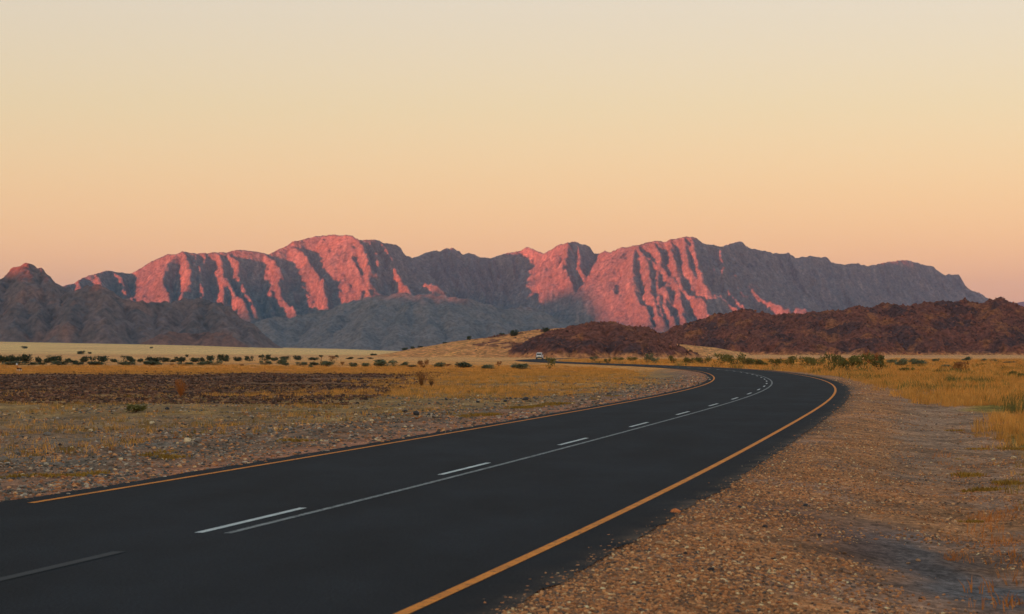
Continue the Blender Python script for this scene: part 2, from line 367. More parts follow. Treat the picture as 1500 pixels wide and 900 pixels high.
for p in [
    [(113, 412), (122, 425), (130, 440)], [(140, 403), (147, 412), (150, 428), (156, 445)],
    [(165, 398), (179, 408), (185, 428), (193, 443), (203, 458)],
    [(262, 371), (245, 388), (238, 401), (241, 419), (245, 437), (251, 455), (258, 475)],
    [(268, 370), (273, 378), (281, 400), (276, 416), (268, 430), (262, 447), (262, 468)],
    [(300, 371), (296, 390), (291, 407), (298, 427), (293, 442), (292, 462)],
    [(318, 371), (323, 376), (325, 392), (328, 404), (331, 413), (339, 424), (347, 435), (356, 443), (361, 458), (367, 475)],
    [(331, 413), (327, 425), (328, 437), (330, 455), (333, 470)],
    [(336, 369), (347, 384), (349, 397), (353, 415), (362, 432), (370, 448), (376, 466)],
    [(387, 371), (397, 381), (408, 392), (413, 405), (409, 413), (407, 421), (412, 439), (427, 451), (434, 462)],
    [(409, 413), (398, 425), (393, 440), (398, 456), (396, 472)],
    [(430, 362), (447, 372), (451, 377), (459, 393), (467, 404), (475, 417), (473, 429), (478, 452), (484, 468)],
    [(472, 352), (490, 372), (497, 392), (503, 408), (511, 430), (515, 446)],
    [(500, 348), (511, 358), (517, 369), (521, 388), (528, 407), (533, 418), (540, 432)],
    [(541, 352), (548, 367), (553, 384), (555, 396), (548, 412), (535, 425), (522, 440), (512, 452)],
    [(557, 352), (565, 365), (573, 376), (577, 384), (570, 392), (580, 404), (588, 413), (594, 421), (599, 432), (606, 446)],
    [(590, 371), (600, 382), (609, 400), (616, 412), (624, 416), (640, 417), (649, 428), (658, 442), (668, 458)],
    [(570, 392), (562, 405), (566, 420), (572, 436), (578, 450)],
    [(635, 368), (640, 385), (648, 402), (652, 420)], [(661, 364), (667, 381), (673, 402), (679, 426), (692, 452)],
    [(688, 372), (696, 396), (702, 422), (712, 446)], [(720, 378), (725, 396), (731, 421), (742, 451), (752, 470)],
    [(757, 369), (765, 386), (770, 402), (776, 426), (790, 450)], [(776, 364), (781, 386), (787, 406)],
    [(796, 373), (800, 392), (806, 412), (822, 432), (842, 446), (856, 462)],
    [(829, 357), (831, 372), (828, 384), (824, 394), (831, 402), (837, 419), (846, 436), (860, 456), (868, 470)],
    [(846, 356), (849, 365), (850, 379), (848, 395), (856, 412)],
    [(871, 374), (873, 386), (873, 399), (868, 419), (872, 440), (880, 462)],
    [(905, 364), (896, 384), (890, 402), (885, 418), (890, 436), (896, 455)],
    [(932, 360), (925, 382), (927, 404), (928, 423), (935, 439), (943, 453), (952, 468)],
    [(920, 392), (912, 412), (908, 430), (905, 446), (912, 462)],
    [(936, 361), (945, 377), (961, 387), (973, 397), (981, 403), (977, 416), (974, 425), (976, 442), (981, 459), (986, 472)],
    [(945, 378), (952, 400), (954, 415), (953, 428), (957, 445)],
    [(980, 352), (985, 361), (985, 379), (990, 392)],
    [(1014, 347), (1017, 367), (1021, 381), (1025, 402), (1030, 416)],
    [(981, 403), (988, 413), (995, 429), (999, 447), (1001, 463)],
    [(1043, 359), (1051, 364), (1057, 378), (1059, 394), (1058, 409), (1066, 424), (1078, 440), (1094, 456)],
    [(990, 392), (994, 410), (1001, 423), (1016, 432), (1025, 439), (1034, 453), (1046, 470)],
    [(1084, 356), (1086, 376), (1098, 392), (1106, 412), (1121, 432), (1150, 452)], [(1126, 371), (1136, 396), (1146, 421), (1161, 441)],
    [(1156, 372), (1164, 396), (1176, 421), (1192, 446)], [(1185, 377), (1194, 400), (1206, 425), (1218, 446)], [(1211, 378), (1223, 401), (1236, 426), (1251, 446)], [(1257, 387), (1263, 411), (1276, 441)],
    [(1290, 388), (1296, 408), (1306, 434)], [(1321, 382), (1326, 401), (1336, 426), (1351, 446)], [(1367, 391), (1380, 413), (1401, 436)], [(1403, 403), (1413, 426), (1440, 446)]] + [[(210, 392), (214, 410), (220, 430), (228, 450)], [(285, 372), (286, 392), (284, 412)], [(525, 351), (536, 372), (541, 395), (542, 415)], [(648, 369), (655, 390), (660, 415)], [(704, 378), (712, 400), (718, 425)], [(745, 371), (750, 392), (756, 418)],
     [(920, 362), (909, 385), (903, 410), (899, 432)], [(888, 368), (882, 390), (880, 412)], [(958, 356), (966, 372), (967, 388)], [(860, 364), (862, 385), (858, 405)], [(1002, 348), (1004, 365), (1007, 385), (1012, 402)], [(1030, 357), (1037, 375), (1041, 395), (1048, 412)],
     [(1105, 366), (1116, 390), (1124, 412), (1140, 436)], [(1140, 372), (1150, 392), (1160, 415), (1176, 440)], [(1172, 378), (1180, 398), (1190, 420)], [(1240, 388), (1246, 406), (1254, 430)], [(1275, 389), (1283, 412), (1292, 438)], [(1345, 388), (1352, 408), (1366, 434)], [(1388, 404), (1396, 420), (1420, 440)]]:
    spur(p)
for p in [[(915, 430), (918, 448), (925, 468)], [(885, 436), (888, 452), (896, 470)], [(947, 430), (958, 448), (968, 470)], [(962, 398), (964, 420), (965, 445), (970, 468)]]: spur(p, 6, skz(p[0][0]) - 6 * (p[0][1] - 358))
if True:
    pass
crests.append([at(507, 347.5, 9450), at(530, 354, 9650), at(548, 355, 9800), at(560, 360, 9950), at(575, 362.5, 10080), at(590, 375, 10180)])   # hidden back crest, added to shade the peaks right of the massif
spur([(1078, 396), (1083, 411), (1093, 422), (1111, 434), (1127, 442), (1143, 451), (1158, 457), (1182, 468)], 7, 9500)
spur([(1044, 418), (1052, 432), (1063, 446), (1078, 453), (1094, 460)], 7, 9150)
spur([(1150, 470), (1166, 453), (1184, 455), (1200, 466)], 0, 9100, .45)
spur([(618, 440), (624, 418), (638, 418), (650, 432)], 0, 9050, .9)
def m_detail(X, Y, H, G):
    a = smooth(0, 140, H - G)
    w = 18 * fbm(X / 90, Y / 90, 2, 71)
    r = ridged((X + w) / 70, (Y + w) / 140, 4, 70, .6) - .55
    f = fbm(X / 28, Y / 34, 3, 75)
    top = np.interp(750 + X * F / Y, [q[0] for q in SKYL], [(HOR - q[1]) * skz(q[0]) / F for q in SKYL])
    e = .30 + .70 * smooth(5, 90, top - H)
    w1, i1 = worley((X + w) / 34, (Y + w) / 46, 77)
    return a * e * (12 * r + 6 * f + 11 * (.5 - w1) * i1 + 16 * fbm(X / 130, Y / 170, 2, 79)) - 3 * (1 - a)
def m_post(X, Y, H, G):
    # scree aprons: ease the foot of every slope
    h = H - G
    fan = np.where(h < 120, 120 * (np.clip(h, -200, 120) / 120 * .6 + .4) ** 2 - 4, h)
    return G + np.maximum(fan, h)
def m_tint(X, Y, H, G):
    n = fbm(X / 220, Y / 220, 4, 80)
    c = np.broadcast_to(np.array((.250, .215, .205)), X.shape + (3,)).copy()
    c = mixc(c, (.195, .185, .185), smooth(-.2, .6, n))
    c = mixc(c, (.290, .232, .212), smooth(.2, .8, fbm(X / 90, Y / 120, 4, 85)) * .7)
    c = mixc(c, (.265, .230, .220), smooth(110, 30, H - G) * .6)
    q = ridged(X / 34 + .4 * n, Y / 170, 4, 88, .6)  # downslope streaks: gully and pit shade painted into the rock colour
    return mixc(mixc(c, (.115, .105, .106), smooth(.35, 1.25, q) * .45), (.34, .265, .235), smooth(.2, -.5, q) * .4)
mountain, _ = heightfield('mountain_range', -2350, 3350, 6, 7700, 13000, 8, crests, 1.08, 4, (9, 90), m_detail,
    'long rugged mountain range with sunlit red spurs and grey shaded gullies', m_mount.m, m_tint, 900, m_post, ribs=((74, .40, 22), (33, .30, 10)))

# --- grey foothills before the range
FH = [(360, 486), (380, 474), (395, 468), (420, 466), (440, 462), (480, 455), (515, 443), (540, 438), (570, 434), (595, 431), (620, 432), (650, 436), (680, 440), (705, 446), (730, 451), (760, 453), (780, 452), (795, 458), (810, 468), (825, 477), (850, 492), (880, 506)]
FZ = lambda x: 6350 + 120 * math.sin(x / 60)
fc = [[at(x, y, FZ(x)) for x, y in FH]]
for p in [[(395, 468), (398, 482), (402, 500)], [(440, 462), (430, 478), (425, 498)], [(515, 443), (500, 460), (488, 478), (478, 500)], [(595, 431), (600, 450), (590, 472), (580, 498)], [(595, 431), (560, 452), (540, 472), (530, 500)],
          [(650, 436), (664, 456), (668, 478), (672, 502)], [(705, 446), (720, 466), (728, 488), (735, 505)], [(780, 452), (776, 470), (785, 490), (790, 505)], [(620, 432), (630, 460), (632, 490)]]:
    fc.append([at(x, y, FZ(p[0][0]) - 6.5 * (y - p[0][1])) for x, y in p])
def f_detail(X, Y, H, G):
    a = smooth(0, 50, H - G); return a * (6 * (ridged(X / 60, Y / 80, 4, 90) - .5) + 2 * fbm(X / 18, Y / 18, 3, 92))
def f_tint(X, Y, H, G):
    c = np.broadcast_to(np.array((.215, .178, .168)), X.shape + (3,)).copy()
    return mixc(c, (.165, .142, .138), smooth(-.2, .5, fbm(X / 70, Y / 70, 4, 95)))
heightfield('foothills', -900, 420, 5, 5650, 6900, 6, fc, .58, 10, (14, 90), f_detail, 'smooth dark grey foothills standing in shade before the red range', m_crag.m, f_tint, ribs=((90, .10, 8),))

# --- dark rocky hills on the far side of the plain
def hills(name, crl, Zc, spurs, k, slope, x0, x1, y0, y1, step, lab, cols, amp, seed, rnd=5):
    cr = [[at(x, y, Zc + 40 * math.sin(x / 37)) for x, y in crl]]
    for p in spurs: cr.append([at(x, y, Zc + 40 * math.sin(p[0][0] / 37) - k * (y - p[0][1])) for x, y in p])
    det = lambda X, Y, H, G: smooth(0, 25, H - G) * (amp * (ridged(X / (amp * 8), Y / (amp * 9), 4, seed) - .5) + amp * .35 * fbm(X / (amp * 2.2), Y / (amp * 2.2), 3, seed + 3))
    def tt(X, Y, H, G):
        c = np.broadcast_to(np.array(cols[0]), X.shape + (3,)).copy(); n = fbm(X / (amp * 9), Y / (amp * 9), 4, seed + 7)
        return mixc(mixc(c, cols[1], smooth(-.1, .5, n)), cols[2], smooth(.25, .7, fbm(X / (amp * 14), Y / (amp * 14), 3, seed + 9)))
    return heightfield(name, x0, x1, step, y0, y1, step * 1.2, cr, slope, rnd, (amp * 1.3, amp * 9), det, lab, m_crag.m, tt, ribs=((amp * 9, .14, amp * .9),))
DK = [(.190, .135, .126), (.145, .113, .110), (.240, .142, .118)]
hills('peaked_hill', [(-90, 440), (-40, 420), (0, 413), (12, 411), (20, 402), (28, 397), (32, 391.5), (45, 391.5), (50, 396), (60, 397), (68, 407), (80, 415), (92, 424), (104, 431), (130, 450), (160, 475)], 3750,
      [[(38, 391), (36, 420), (28, 450), (20, 480)], [(60, 397), (72, 425), (90, 452), (104, 480)], [(0, 413), (-20, 445), (-40, 480)], [(38, 391), (50, 430), (58, 470)]], 4.2, .95, -1250, -560, 3225, 4050, 3.0,
      'dark hill with a blocky twin-topped rocky peak beyond the bushes', DK, 7, 110)
hills('dark_hills', [(-60, 470), (0, 458), (40, 455), (80, 444), (105, 432), (120, 423), (128, 420), (145, 421), (155, 425), (163, 435), (175, 434), (185, 436), (192, 446), (215, 447), (240, 447), (260, 445), (275, 442), (290, 440.5), (305, 442), (318, 446), (330, 452), (345, 463), (365, 475), (380, 487), (396, 500)], 3600,
      [[(80, 444), (70, 462), (40, 485)], [(120, 423), (112, 448), (100, 478)], [(150, 423), (152, 450), (156, 480)], [(192, 446), (205, 466), (208, 490)], [(245, 446), (240, 470), (238, 492)], [(290, 441), (285, 466), (280, 490)], [(305, 442), (325, 470), (345, 492)], [(345, 463), (362, 485), (370, 500)]], 4.0, .80, -1100, -330, 3220, 3900, 3.0,
      'broad dark grey hills rising straight from the pale plain', DK, 6, 130)
hills('low_red_outcrop', [(214, 505), (224, 496), (236, 490), (250, 487.5), (268, 490), (285, 490), (300, 488), (315, 488), (330, 491), (342, 497), (352, 506)], 3230,
      [[(250, 488), (248, 500)], [(315, 488), (318, 501)]], 3.0, .6, -620, -360, 3140, 3330, 1.6,
      'low reddish rock outcrop at the foot of the dark hills', [(.215, .115, .090), (.150, .092, .080), (.235, .125, .098)], 2.6, 150, 3)
# --- far blue ridge past the end of the range
hills('far_ridge', [(1330, 452), (1400, 447), (1470, 443), (1500, 445), (1540, 441), (1620, 452), (1720, 480)], 19500, [], 0, .35, 3000, 6800, 18300, 20800, 34,
      'far blue ridge showing past the end of the red range', [(.06, .065, .08)] * 3, 22, 170, 30)

# --- red-brown rocky hills and their sand slope, beside the far road
def rough(amp, seed, cell=3.2):
    def fn(X, Y, H, G):
        a = smooth(.2, 3.0, H - G); w1, i1 = worley(X / cell, Y / cell, seed); w2, i2 = worley(X / (cell * .42), Y / (cell * .42), seed + 3)
        return a * (amp * 1.5 * (ridged(X / 26, Y / 30, 4, seed) - .45) + amp * .75 * (.55 - w1) * (.4 + i1) + amp * .30 * (.5 - w2) * (.4 + i2)) - .35 * (1 - a)
    return fn
def red_tint(seed):
    def fn(X, Y, H, G):
        n = fbm(X / 22, Y / 26, 4, seed); n2 = fbm(X / 3.0, Y / 3.0, 3, seed + 4)
        c = np.broadcast_to(np.array(alb(92, 56, 48)), X.shape + (3,)).copy()
        c = mixc(c, alb(66, 46, 46), smooth(-.1, .5, n + .4 * n2)); c = mixc(c, alb(118, 74, 50), smooth(.15, .7, fbm(X / 17, Y / 20, 4, seed + 8) + .3 * n2) * .8)
        return mixc(c, alb(150, 100, 66), smooth(2.2, .3, H - G + 1.2 * n2))
    return fn
H2 = [(925, 514), (945, 506), (962, 497), (976, 492.5), (988, 489.5), (999, 485), (1020, 477), (1036, 471), (1057, 466), (1079, 462), (1100, 460.5), (1135, 465), (1151, 467), (1169, 469), (1193, 462.5), (1215, 463), (1239, 460), (1260, 454), (1281, 453), (1308, 449), (1319, 449), (1324, 451), (1348, 450), (1372, 449), (1401, 447), (1433, 445), (1449, 442), (1462, 445), (1471, 451), (1500, 461), (1560, 462), (1640, 474), (1760, 500)]
Z2 = lambda x: 1330 + 25 * math.sin(x / 70)
c2 = [[at(x, y + 1.2, Z2(x)) for x, y in H2]]
for p in [[(1057, 466), (1050, 482), (1040, 500)], [(1100, 461), (1110, 480), (1125, 502)], [(1193, 463), (1185, 482), (1175, 505)], [(1260, 454), (1255, 475), (1262, 500)], [(1319, 449), (1335, 472), (1345, 500)], [(1401, 447), (1392, 470), (1398, 500)], [(1449, 442), (1460, 470), (1480, 498)], [(1500, 455), (1530, 480), (1540, 502)]]:
    c2.append([at(x, y + 1.2, Z2(p[0][0]) - 1.9 * (y - p[0][1])) for x, y in p])
hill2, hf2 = heightfield('rocky_hill', 40, 440, .8, 1190, 1480, .95, c2, .34, 3, (6, 30), rough(2.1, 200), 'long red-brown boulder-strewn hill with a jagged top', m_hill.m, red_tint(210), ribs=((24, .14, 3.0),))
Z1 = 800.0
c1 = [[at(x, y + 1, Z1) for x, y in [(758, 518), (775, 510), (801, 497), (828, 484), (849, 481), (871, 478), (892, 477), (913, 480), (935, 484), (956, 493), (967, 498), (988, 507), (1006, 516)]],
      [at(871, 479, Z1), at(865, 495, Z1 - 16), at(860, 515, Z1 - 34)], [at(913, 481, Z1), at(920, 498, Z1 - 18), at(926, 514, Z1 - 34)], [at(828, 485, Z1), at(818, 500, Z1 - 16), at(812, 515, Z1 - 32)]]
hill1, hf1 = heightfield('rocky_knoll', -6, 80, .45, 735, 880, .55, c1, .44, 2, (3, 14), rough(1.15, 230, 2.0), 'low dark red rocky knoll beside the far end of the road', m_hill.m, red_tint(240))
# sand bank leaning on the knoll
def sand_tint(X, Y, H, G):
    n = fbm(X / 9, Y / 9, 4, 260)
    c = np.broadcast_to(np.array(alb(164, 108, 66)), X.shape + (3,)).copy(); c = mixc(c, alb(178, 122, 72), smooth(-.1, .5, n))
    px = 750 + X * F / Y
    rock = smooth(.05, .35, n + .25 - 1.3 * np.exp(0 * n) * np.clip((np.abs(X - 2) - 13) / 8, 0, 2) * .6 - .09 * np.abs(H - G - 5.5))
    return mixc(c, alb(98, 60, 50), rock * .85)
c3 = [[at(x, y, 860) for x, y in [(560, 524), (587, 518), (610, 514.5), (632, 511), (645, 507), (668, 505.5), (683, 504), (701, 498), (725, 494), (747, 491), (773, 487), (800, 483), (830, 481), (860, 484), (890, 492), (930, 505), (960, 515)]]]
sand, hf3 = heightfield('sand_bank', -75, 75, .7, 740, 980, .8, c3, .17, 5, (2, 20), lambda X, Y, H, G: smooth(0, 2, H - G) * (.25 * fbm(X / 9, Y / 9, 4, 250) + .06 * fbm(X / 1.5, Y / 1.5, 2, 255)), 'smooth orange sand bank sloping down from the dark knoll', m_hill.m, sand_tint)
c4 = [[at(x, y, 1120) for x, y in [(940, 522), (962, 512), (980, 504), (1000, 505), (1040, 509), (1075, 515), (1110, 519)]]]
heightfield('sand_saddle', 55, 125, 1.0, 1040, 1190, 1.2, c4, .22, 4, (1, 20), None, 'pale sand saddle between the two rocky hills', m_hill.m, lambda X, Y, H, G: np.broadcast_to(np.array(alb(168, 116, 72)), X.shape + (3,)).copy())

# --- added ridge out of view: its crest is shaped to shade plain and foothills
sx, sy = math.sin(SUN_A), math.cos(SUN_A)      # the way the light travels
def west_post(X, Y, H, G): return H
west = []
for t_, hh in [(-9000, 230), (-6000, 225), (-3000, 235), (0, 225), (1500, 230), (2300, 262), (2500, 275), (2758, 300), (3000, 325), (3700, 400), (4153, 432), (4717, 415), (5100, 430), (5330, 590), (5520, 620), (5680, 540), (5800, 440), (7000, 432), (9000, 420)]:
    west.append((-3000 * sx - t_ * sy, -3000 * sy + t_ * sx, hh))
def w_tint(X, Y, H, G): return np.broadcast_to(np.array((.17, .12, .10)), X.shape + (3,)).copy()
heightfield('shade_ridge', -9500, 5000, 60, -7400, 8200, 60, [west], .55, 20, (0, 1), lambda X, Y, H, G: smooth(0, 100, H - G) * smooth(0, 90, 300 - H) * 30 * ridged(X / 500, Y / 500, 3, 300), 'unseen mountain ridge added to shade the plain', m_mount.m, w_tint, base=np.zeros((262, 244)) if False else None)

# ---------------------------------------------------------------- road, markings
def strip(name, s_arr, o0, o1, z, mat, parent=None, wob0=0, wob1=0, nx=2, seed=0):
    rows = []
    for k in range(nx):
        t = k / (nx - 1); off = o0 + (o1 - o0) * t
        offs = np.full(len(s_arr), off)
        if k == 0 and wob0: offs = offs + wob0 * (fbm(s_arr / .9, s_arr * 0 + seed, 4, 401) + .8 * fbm(s_arr / 6, s_arr * 0 + seed, 2, 402))
        if k == nx - 1 and wob1: offs = offs + wob1 * (fbm(s_arr / .9, s_arr * 0 + seed, 4, 403) + .8 * fbm(s_arr / 6, s_arr * 0 + seed, 2, 404))
        x, y = road_pt(s_arr, offs); rows.append(np.stack([x, y, np.full(len(x), z) + plain_z(x, y)], -1))
    v = np.stack(rows, 1).reshape(-1, 3)
    return mesh_obj(name, v, grid_faces(len(s_arr), nx), mat, parent)
s_road = np.concatenate([np.arange(-390, 0, 10), np.arange(0, 60, .12), np.arange(60, 160, .4), np.arange(160, 810, 2.5)])
NX = 33
road = strip('road', s_road, -HW - .42, HW + .66, 0, m_road.m, None, .06, .07, NX)
offs = np.linspace(-HW - .42, HW + .66, NX)
tr = np.zeros(NX)
for c0 in (-2.6, -1.0, 1.0, 2.6): tr += np.exp(-((offs - c0) / .42) ** 2)
base = np.array(alb(16, 19, 24)); T = np.repeat((base[None, :] * (1 + .16 * tr[:, None]))[None], len(s_road), 0)
sh = smooth(HW + .1, HW + .3, offs); T = T * (1 - .14 * sh[None, :, None])
dusty = smooth(HW + .34, HW + .66, offs)[None, :] * np.clip(.35 + .8 * fbm(s_road[:, None] / .8, offs[None, :] / .35, 3, 410), 0, 1)
T = T + (np.array(alb(96, 76, 62)) - T) * (dusty * .55)[..., None]
point_attr(road.data, 'tint', T.reshape(-1, 3))
label(road, 'dark asphalt road curving away across the plain', kind='structure')
sm = np.concatenate([np.arange(-60, 0, 2), np.arange(0, 120, .5), np.arange(120, 640, 2)])
strip('edge_line', sm, HW - .05, HW + .05, .005, m_yellow, road)
s_l = sm[sm > 15.3]
strip('edge_line', s_l, -HW - .047, -HW + .047, .005, m_yellow, road)
def s_of(px, py, off):
    x, y = road_pt(ss[ss >= 0], off); yy = np.maximum(y, 1); qx, qy = 750 + F * x / yy, HOR + F * EYE / yy
    return float(ss[ss >= 0][np.argmin((qx - px) ** 2 + (qy - py) ** 2)])
SO = .166; DO = SO - .30
s0 = s_of(325, 785, SO)
sc = np.concatenate([np.arange(s0, 140, .4), np.arange(140, 330, 2)])
strip('centre_line', sc, SO - .042, SO + .042, .005, m_worn, road)
strip('worn_line', np.arange(4.0, s0 - 1.6, .4), DO - .05, DO + .07, .0045, m_ghost, road)
s_d = s_of(292, 785, DO)
for k in range(28):
    L = 3.4
    strip('lane_dash', np.linspace(s_d + k * 10.05, s_d + k * 10.05 + L, 9), DO - .045, DO + .045, .005, m_white, road)

# ---------------------------------------------------------------- instanced ground cover
def scatter(name, pts, scl, rotz, src, lab, tilt=None):
    me = bpy.data.meshes.new(name); me.vertices.add(len(pts)); me.vertices.foreach_set('co', np.asarray(pts, np.float32).ravel())
    a = me.attributes.new('scl', 'FLOAT_VECTOR', 'POINT'); sc_ = np.asarray(scl, np.float32); sc_ = np.repeat(sc_[:, None], 3, 1) if sc_.ndim == 1 else sc_; a.data.foreach_set('vector', sc_.ravel())
    r = np.zeros((len(pts), 3), np.float32); r[:, 2] = rotz
    if tilt is not None: r[:, :2] = tilt
    a = me.attributes.new('rot', 'FLOAT_VECTOR', 'POINT'); a.data.foreach_set('vector', r.ravel())
    o = bpy.data.objects.new(name, me); COL.objects.link(o)
    col = bpy.data.collections.new(name + '_source')
    for s in src: col.objects.link(s)
    ng = bpy.data.node_groups.new(name, 'GeometryNodeTree')
    ng.interface.new_socket('Geometry', in_out='INPUT', socket_type='NodeSocketGeometry'); ng.interface.new_socket('Geometry', in_out='OUTPUT', socket_type='NodeSocketGeometry')
    N, Lk = ng.nodes, ng.links; gi, go = N.new('NodeGroupInput'), N.new('NodeGroupOutput')
    ci = N.new('GeometryNodeCollectionInfo'); ci.inputs['Collection'].default_value = col; ci.inputs['Separate Children'].default_value = True; ci.inputs['Reset Children'].default_value = True
    ip = N.new('GeometryNodeInstanceOnPoints'); ip.inputs['Pick Instance'].default_value = True
    def na(nm):
        x = N.new('GeometryNodeInputNamedAttribute'); x.data_type = 'FLOAT_VECTOR'; x.inputs[0].default_value = nm; return x.outputs[0]
    rv = N.new('FunctionNodeRandomValue'); rv.data_type = 'INT'; rv.inputs[4].default_value = 0; rv.inputs[5].default_value = len(src) - 1
    e2r = N.new('FunctionNodeEulerToRotation'); Lk.new(na('rot'), e2r.inputs[0])
    Lk.new(gi.outputs[0], ip.inputs['Points']); Lk.new(ci.outputs[0], ip.inputs['Instance']); Lk.new(rv.outputs[2], ip.inputs['Instance Index'])
    Lk.new(e2r.outputs[0], ip.inputs['Rotation']); Lk.new(na('scl'), ip.inputs['Scale']); Lk.new(ip.outputs[0], go.inputs[0])
    md = o.modifiers.new('scatter', 'NODES'); md.node_group = ng
    label(o, lab, kind='stuff'); return o
def tuft(name, n, h, spread, wid, mat, seed, lean=.35):
    r = np.random.default_rng(seed); V, Fc = [], []
    for i in range(n):
        a = r.uniform(0, 6.28); q = spread * math.sqrt(r.uniform()); x, y = q * math.cos(a), q * math.sin(a)
        hh = h * r.uniform(.5, 1.1); la = r.uniform(0, 6.28); le = hh * lean * r.uniform(.2, 1.3); w = wid * r.uniform(.6, 1.3)
        wa = r.uniform(0, 3.14); wx, wy = w * math.cos(wa), w * math.sin(wa); b = len(V)
        mx, my = x + le * .35 * math.cos(la), y + le * .35 * math.sin(la); tx, ty = x + le * math.cos(la), y + le * math.sin(la)
        V += [(x - wx, y - wy, -.02), (x + wx, y + wy, -.02), (mx - wx * .8, my - wy * .8, hh * .55), (mx + wx * .8, my + wy * .8, hh * .55), (tx, ty, hh)]
        Fc += [(b, b + 1, b + 3, b + 2), (b + 2, b + 3, b + 4)]
    return mesh_obj(name, V, Fc, mat, link=False)
def rock_mesh(name, seed, mat, sub=1, sx=1, sy=.8, sz=.55, sm=False):
    bm = bmesh.new(); bmesh.ops.create_icosphere(bm, subdivisions=sub, radius=.5); r = random.Random(seed)
    pl = [(Vector((r.gauss(0, 1), r.gauss(0, 1), r.gauss(0, 1))).normalized(), r.uniform(.26, .44)) for _ in range(7)]
    for v in bm.verts:
        for n_, dd in pl:
            e_ = v.co.dot(n_) - dd
            if e_ > 0: v.co -= n_ * e_ * .9
        v.co *= 1 + r.uniform(-.06, .06)
        v.co = Vector((v.co.x * sx, v.co.y * sy, v.co.z * sz))
    me = bpy.data.meshes.new(name); bm.to_mesh(me); bm.free(); me.materials.append(mat)
    if sm: me.polygons.foreach_set('use_smooth', np.ones(len(me.polygons), bool))
    return bpy.data.objects.new(name, me)
def on_ground(x, y, dz=0): return np.stack([x, y, ground_z(x, y) + dz], -1)
def wedge(n, y0, y1, p=0.0, lat=.29):
    """points in the strip of country ahead, thinning with distance"""
    u = rng.uniform(0, 1, n)
    Y = y0 * (y1 / y0) ** u if p == 0 else (y0 ** p + u * (y1 ** p - y0 ** p)) ** (1 / p)
    return rng.uniform(-1, 1, n) * (lat * Y + 1.5), Y
# gravel
pebs = [rock_mesh('pebble', 20 + k, m_peb, 1, 1, random.uniform(.65, .95), random.uniform(.4, .7)) for k in range(7)]
dpebs = [rock_mesh('pebble', 40 + k, m_dpeb, 1, 1, random.uniform(.65, .95), random.uniform(.45, .8)) for k in range(6)]
def gravel(name, n, y0, y1, sel, s_lo, s_hi, src, lab, p=0.0, pw=3.0):
    X, Y = wedge(n, y0, y1, p); d = road_d(X, Y); k = sel(X, Y, d); X, Y = X[k], Y[k]
    sz = s_lo + (s_hi - s_lo) * rng.uniform(0, 1, len(X)) ** pw
    sz = sz * np.clip(Y / 45, .8, 3.0) ** .5
    return scatter(name, on_ground(X, Y, 0) + np.stack([0 * X, 0 * X, sz * .06], -1), sz, rng.uniform(0, 6.28, len(X)), src, lab, rng.normal(0, .25, (len(X), 2)))
gravel('shoulder_gravel', 420000, 14, 150, lambda X, Y, d: (d > 4.06 - .09 * rng.exponential(1, len(d)) + .1 * np.abs(rng.normal(0, 1, len(d)))) & (d < 12.5) & (rng.uniform(0, 1, len(d)) < .75 + .6 * fbm(X / 1.7, Y / 2.5, 3, 500) - .55 * smooth(5.2, 6.8, d) - .8 * np.exp(-((X - 4.1 + .1 * (Y - 20.5)) / .8) ** 2 - ((Y - 20.5) / 4.5) ** 2)), .010, .070, pebs, 'loose pale and orange gravel on the outside shoulder', 0, 3.4)
gravel('near_gravel', 420000, 13.5, 42, lambda X, Y, d: (d > 4.08 - .07 * rng.exponential(1, len(d))) & (d < 11) & (rng.uniform(0, 1, len(d)) < .8 + .6 * fbm(X / 1.1, Y / 1.7, 3, 502) - .45 * smooth(4.8, 7.5, d) - .7 * np.exp(-((X - 4.1 + .1 * (Y - 20.5)) / .8) ** 2 - ((Y - 20.5) / 4.5) ** 2)), .007, .066, pebs, 'coarse orange gravel beside the ragged asphalt edge', 0, 4.2)
m_gpeb = stonemat('grey_gravel', [(0, alb(58, 56, 56)), (.5, alb(92, 84, 78)), (.85, alb(122, 106, 94)), (1, alb(158, 142, 126))])
gpebs = [rock_mesh('pebble', 60 + k, m_gpeb, 1, 1, random.uniform(.65, .95), random.uniform(.4, .7)) for k in range(6)]
gravel('verge_gravel', 330000, 22, 170, lambda X, Y, d: (d < -3.85 + .1 * rng.exponential(1, len(d)) - .1 * np.abs(rng.normal(0, 1, len(d)))) & (d > -24) & (rng.uniform(0, 1, len(d)) < (.5 + .8 * fbm(X / 2.2, Y / 3.0, 3, 505) + .5 * np.exp(-((d + 8) / 2.2) ** 2) - .3 * smooth(-10, -18, d))), .012, .13, pebs[:4] + gpebs, 'loose stones and gravel on the inside verge', 0, 3.6)
gravel('dark_field_stones', 150000, 84, 215, lambda X, Y, d: (d < -14) & (X < -6) & (rng.uniform(0, 1, len(d)) < .7 + .7 * fbm(X / 25, Y / 6, 3, 52)), 05.0e-2, .20, dpebs, 'dark broken stones covering the brown field', 0, 2.4)
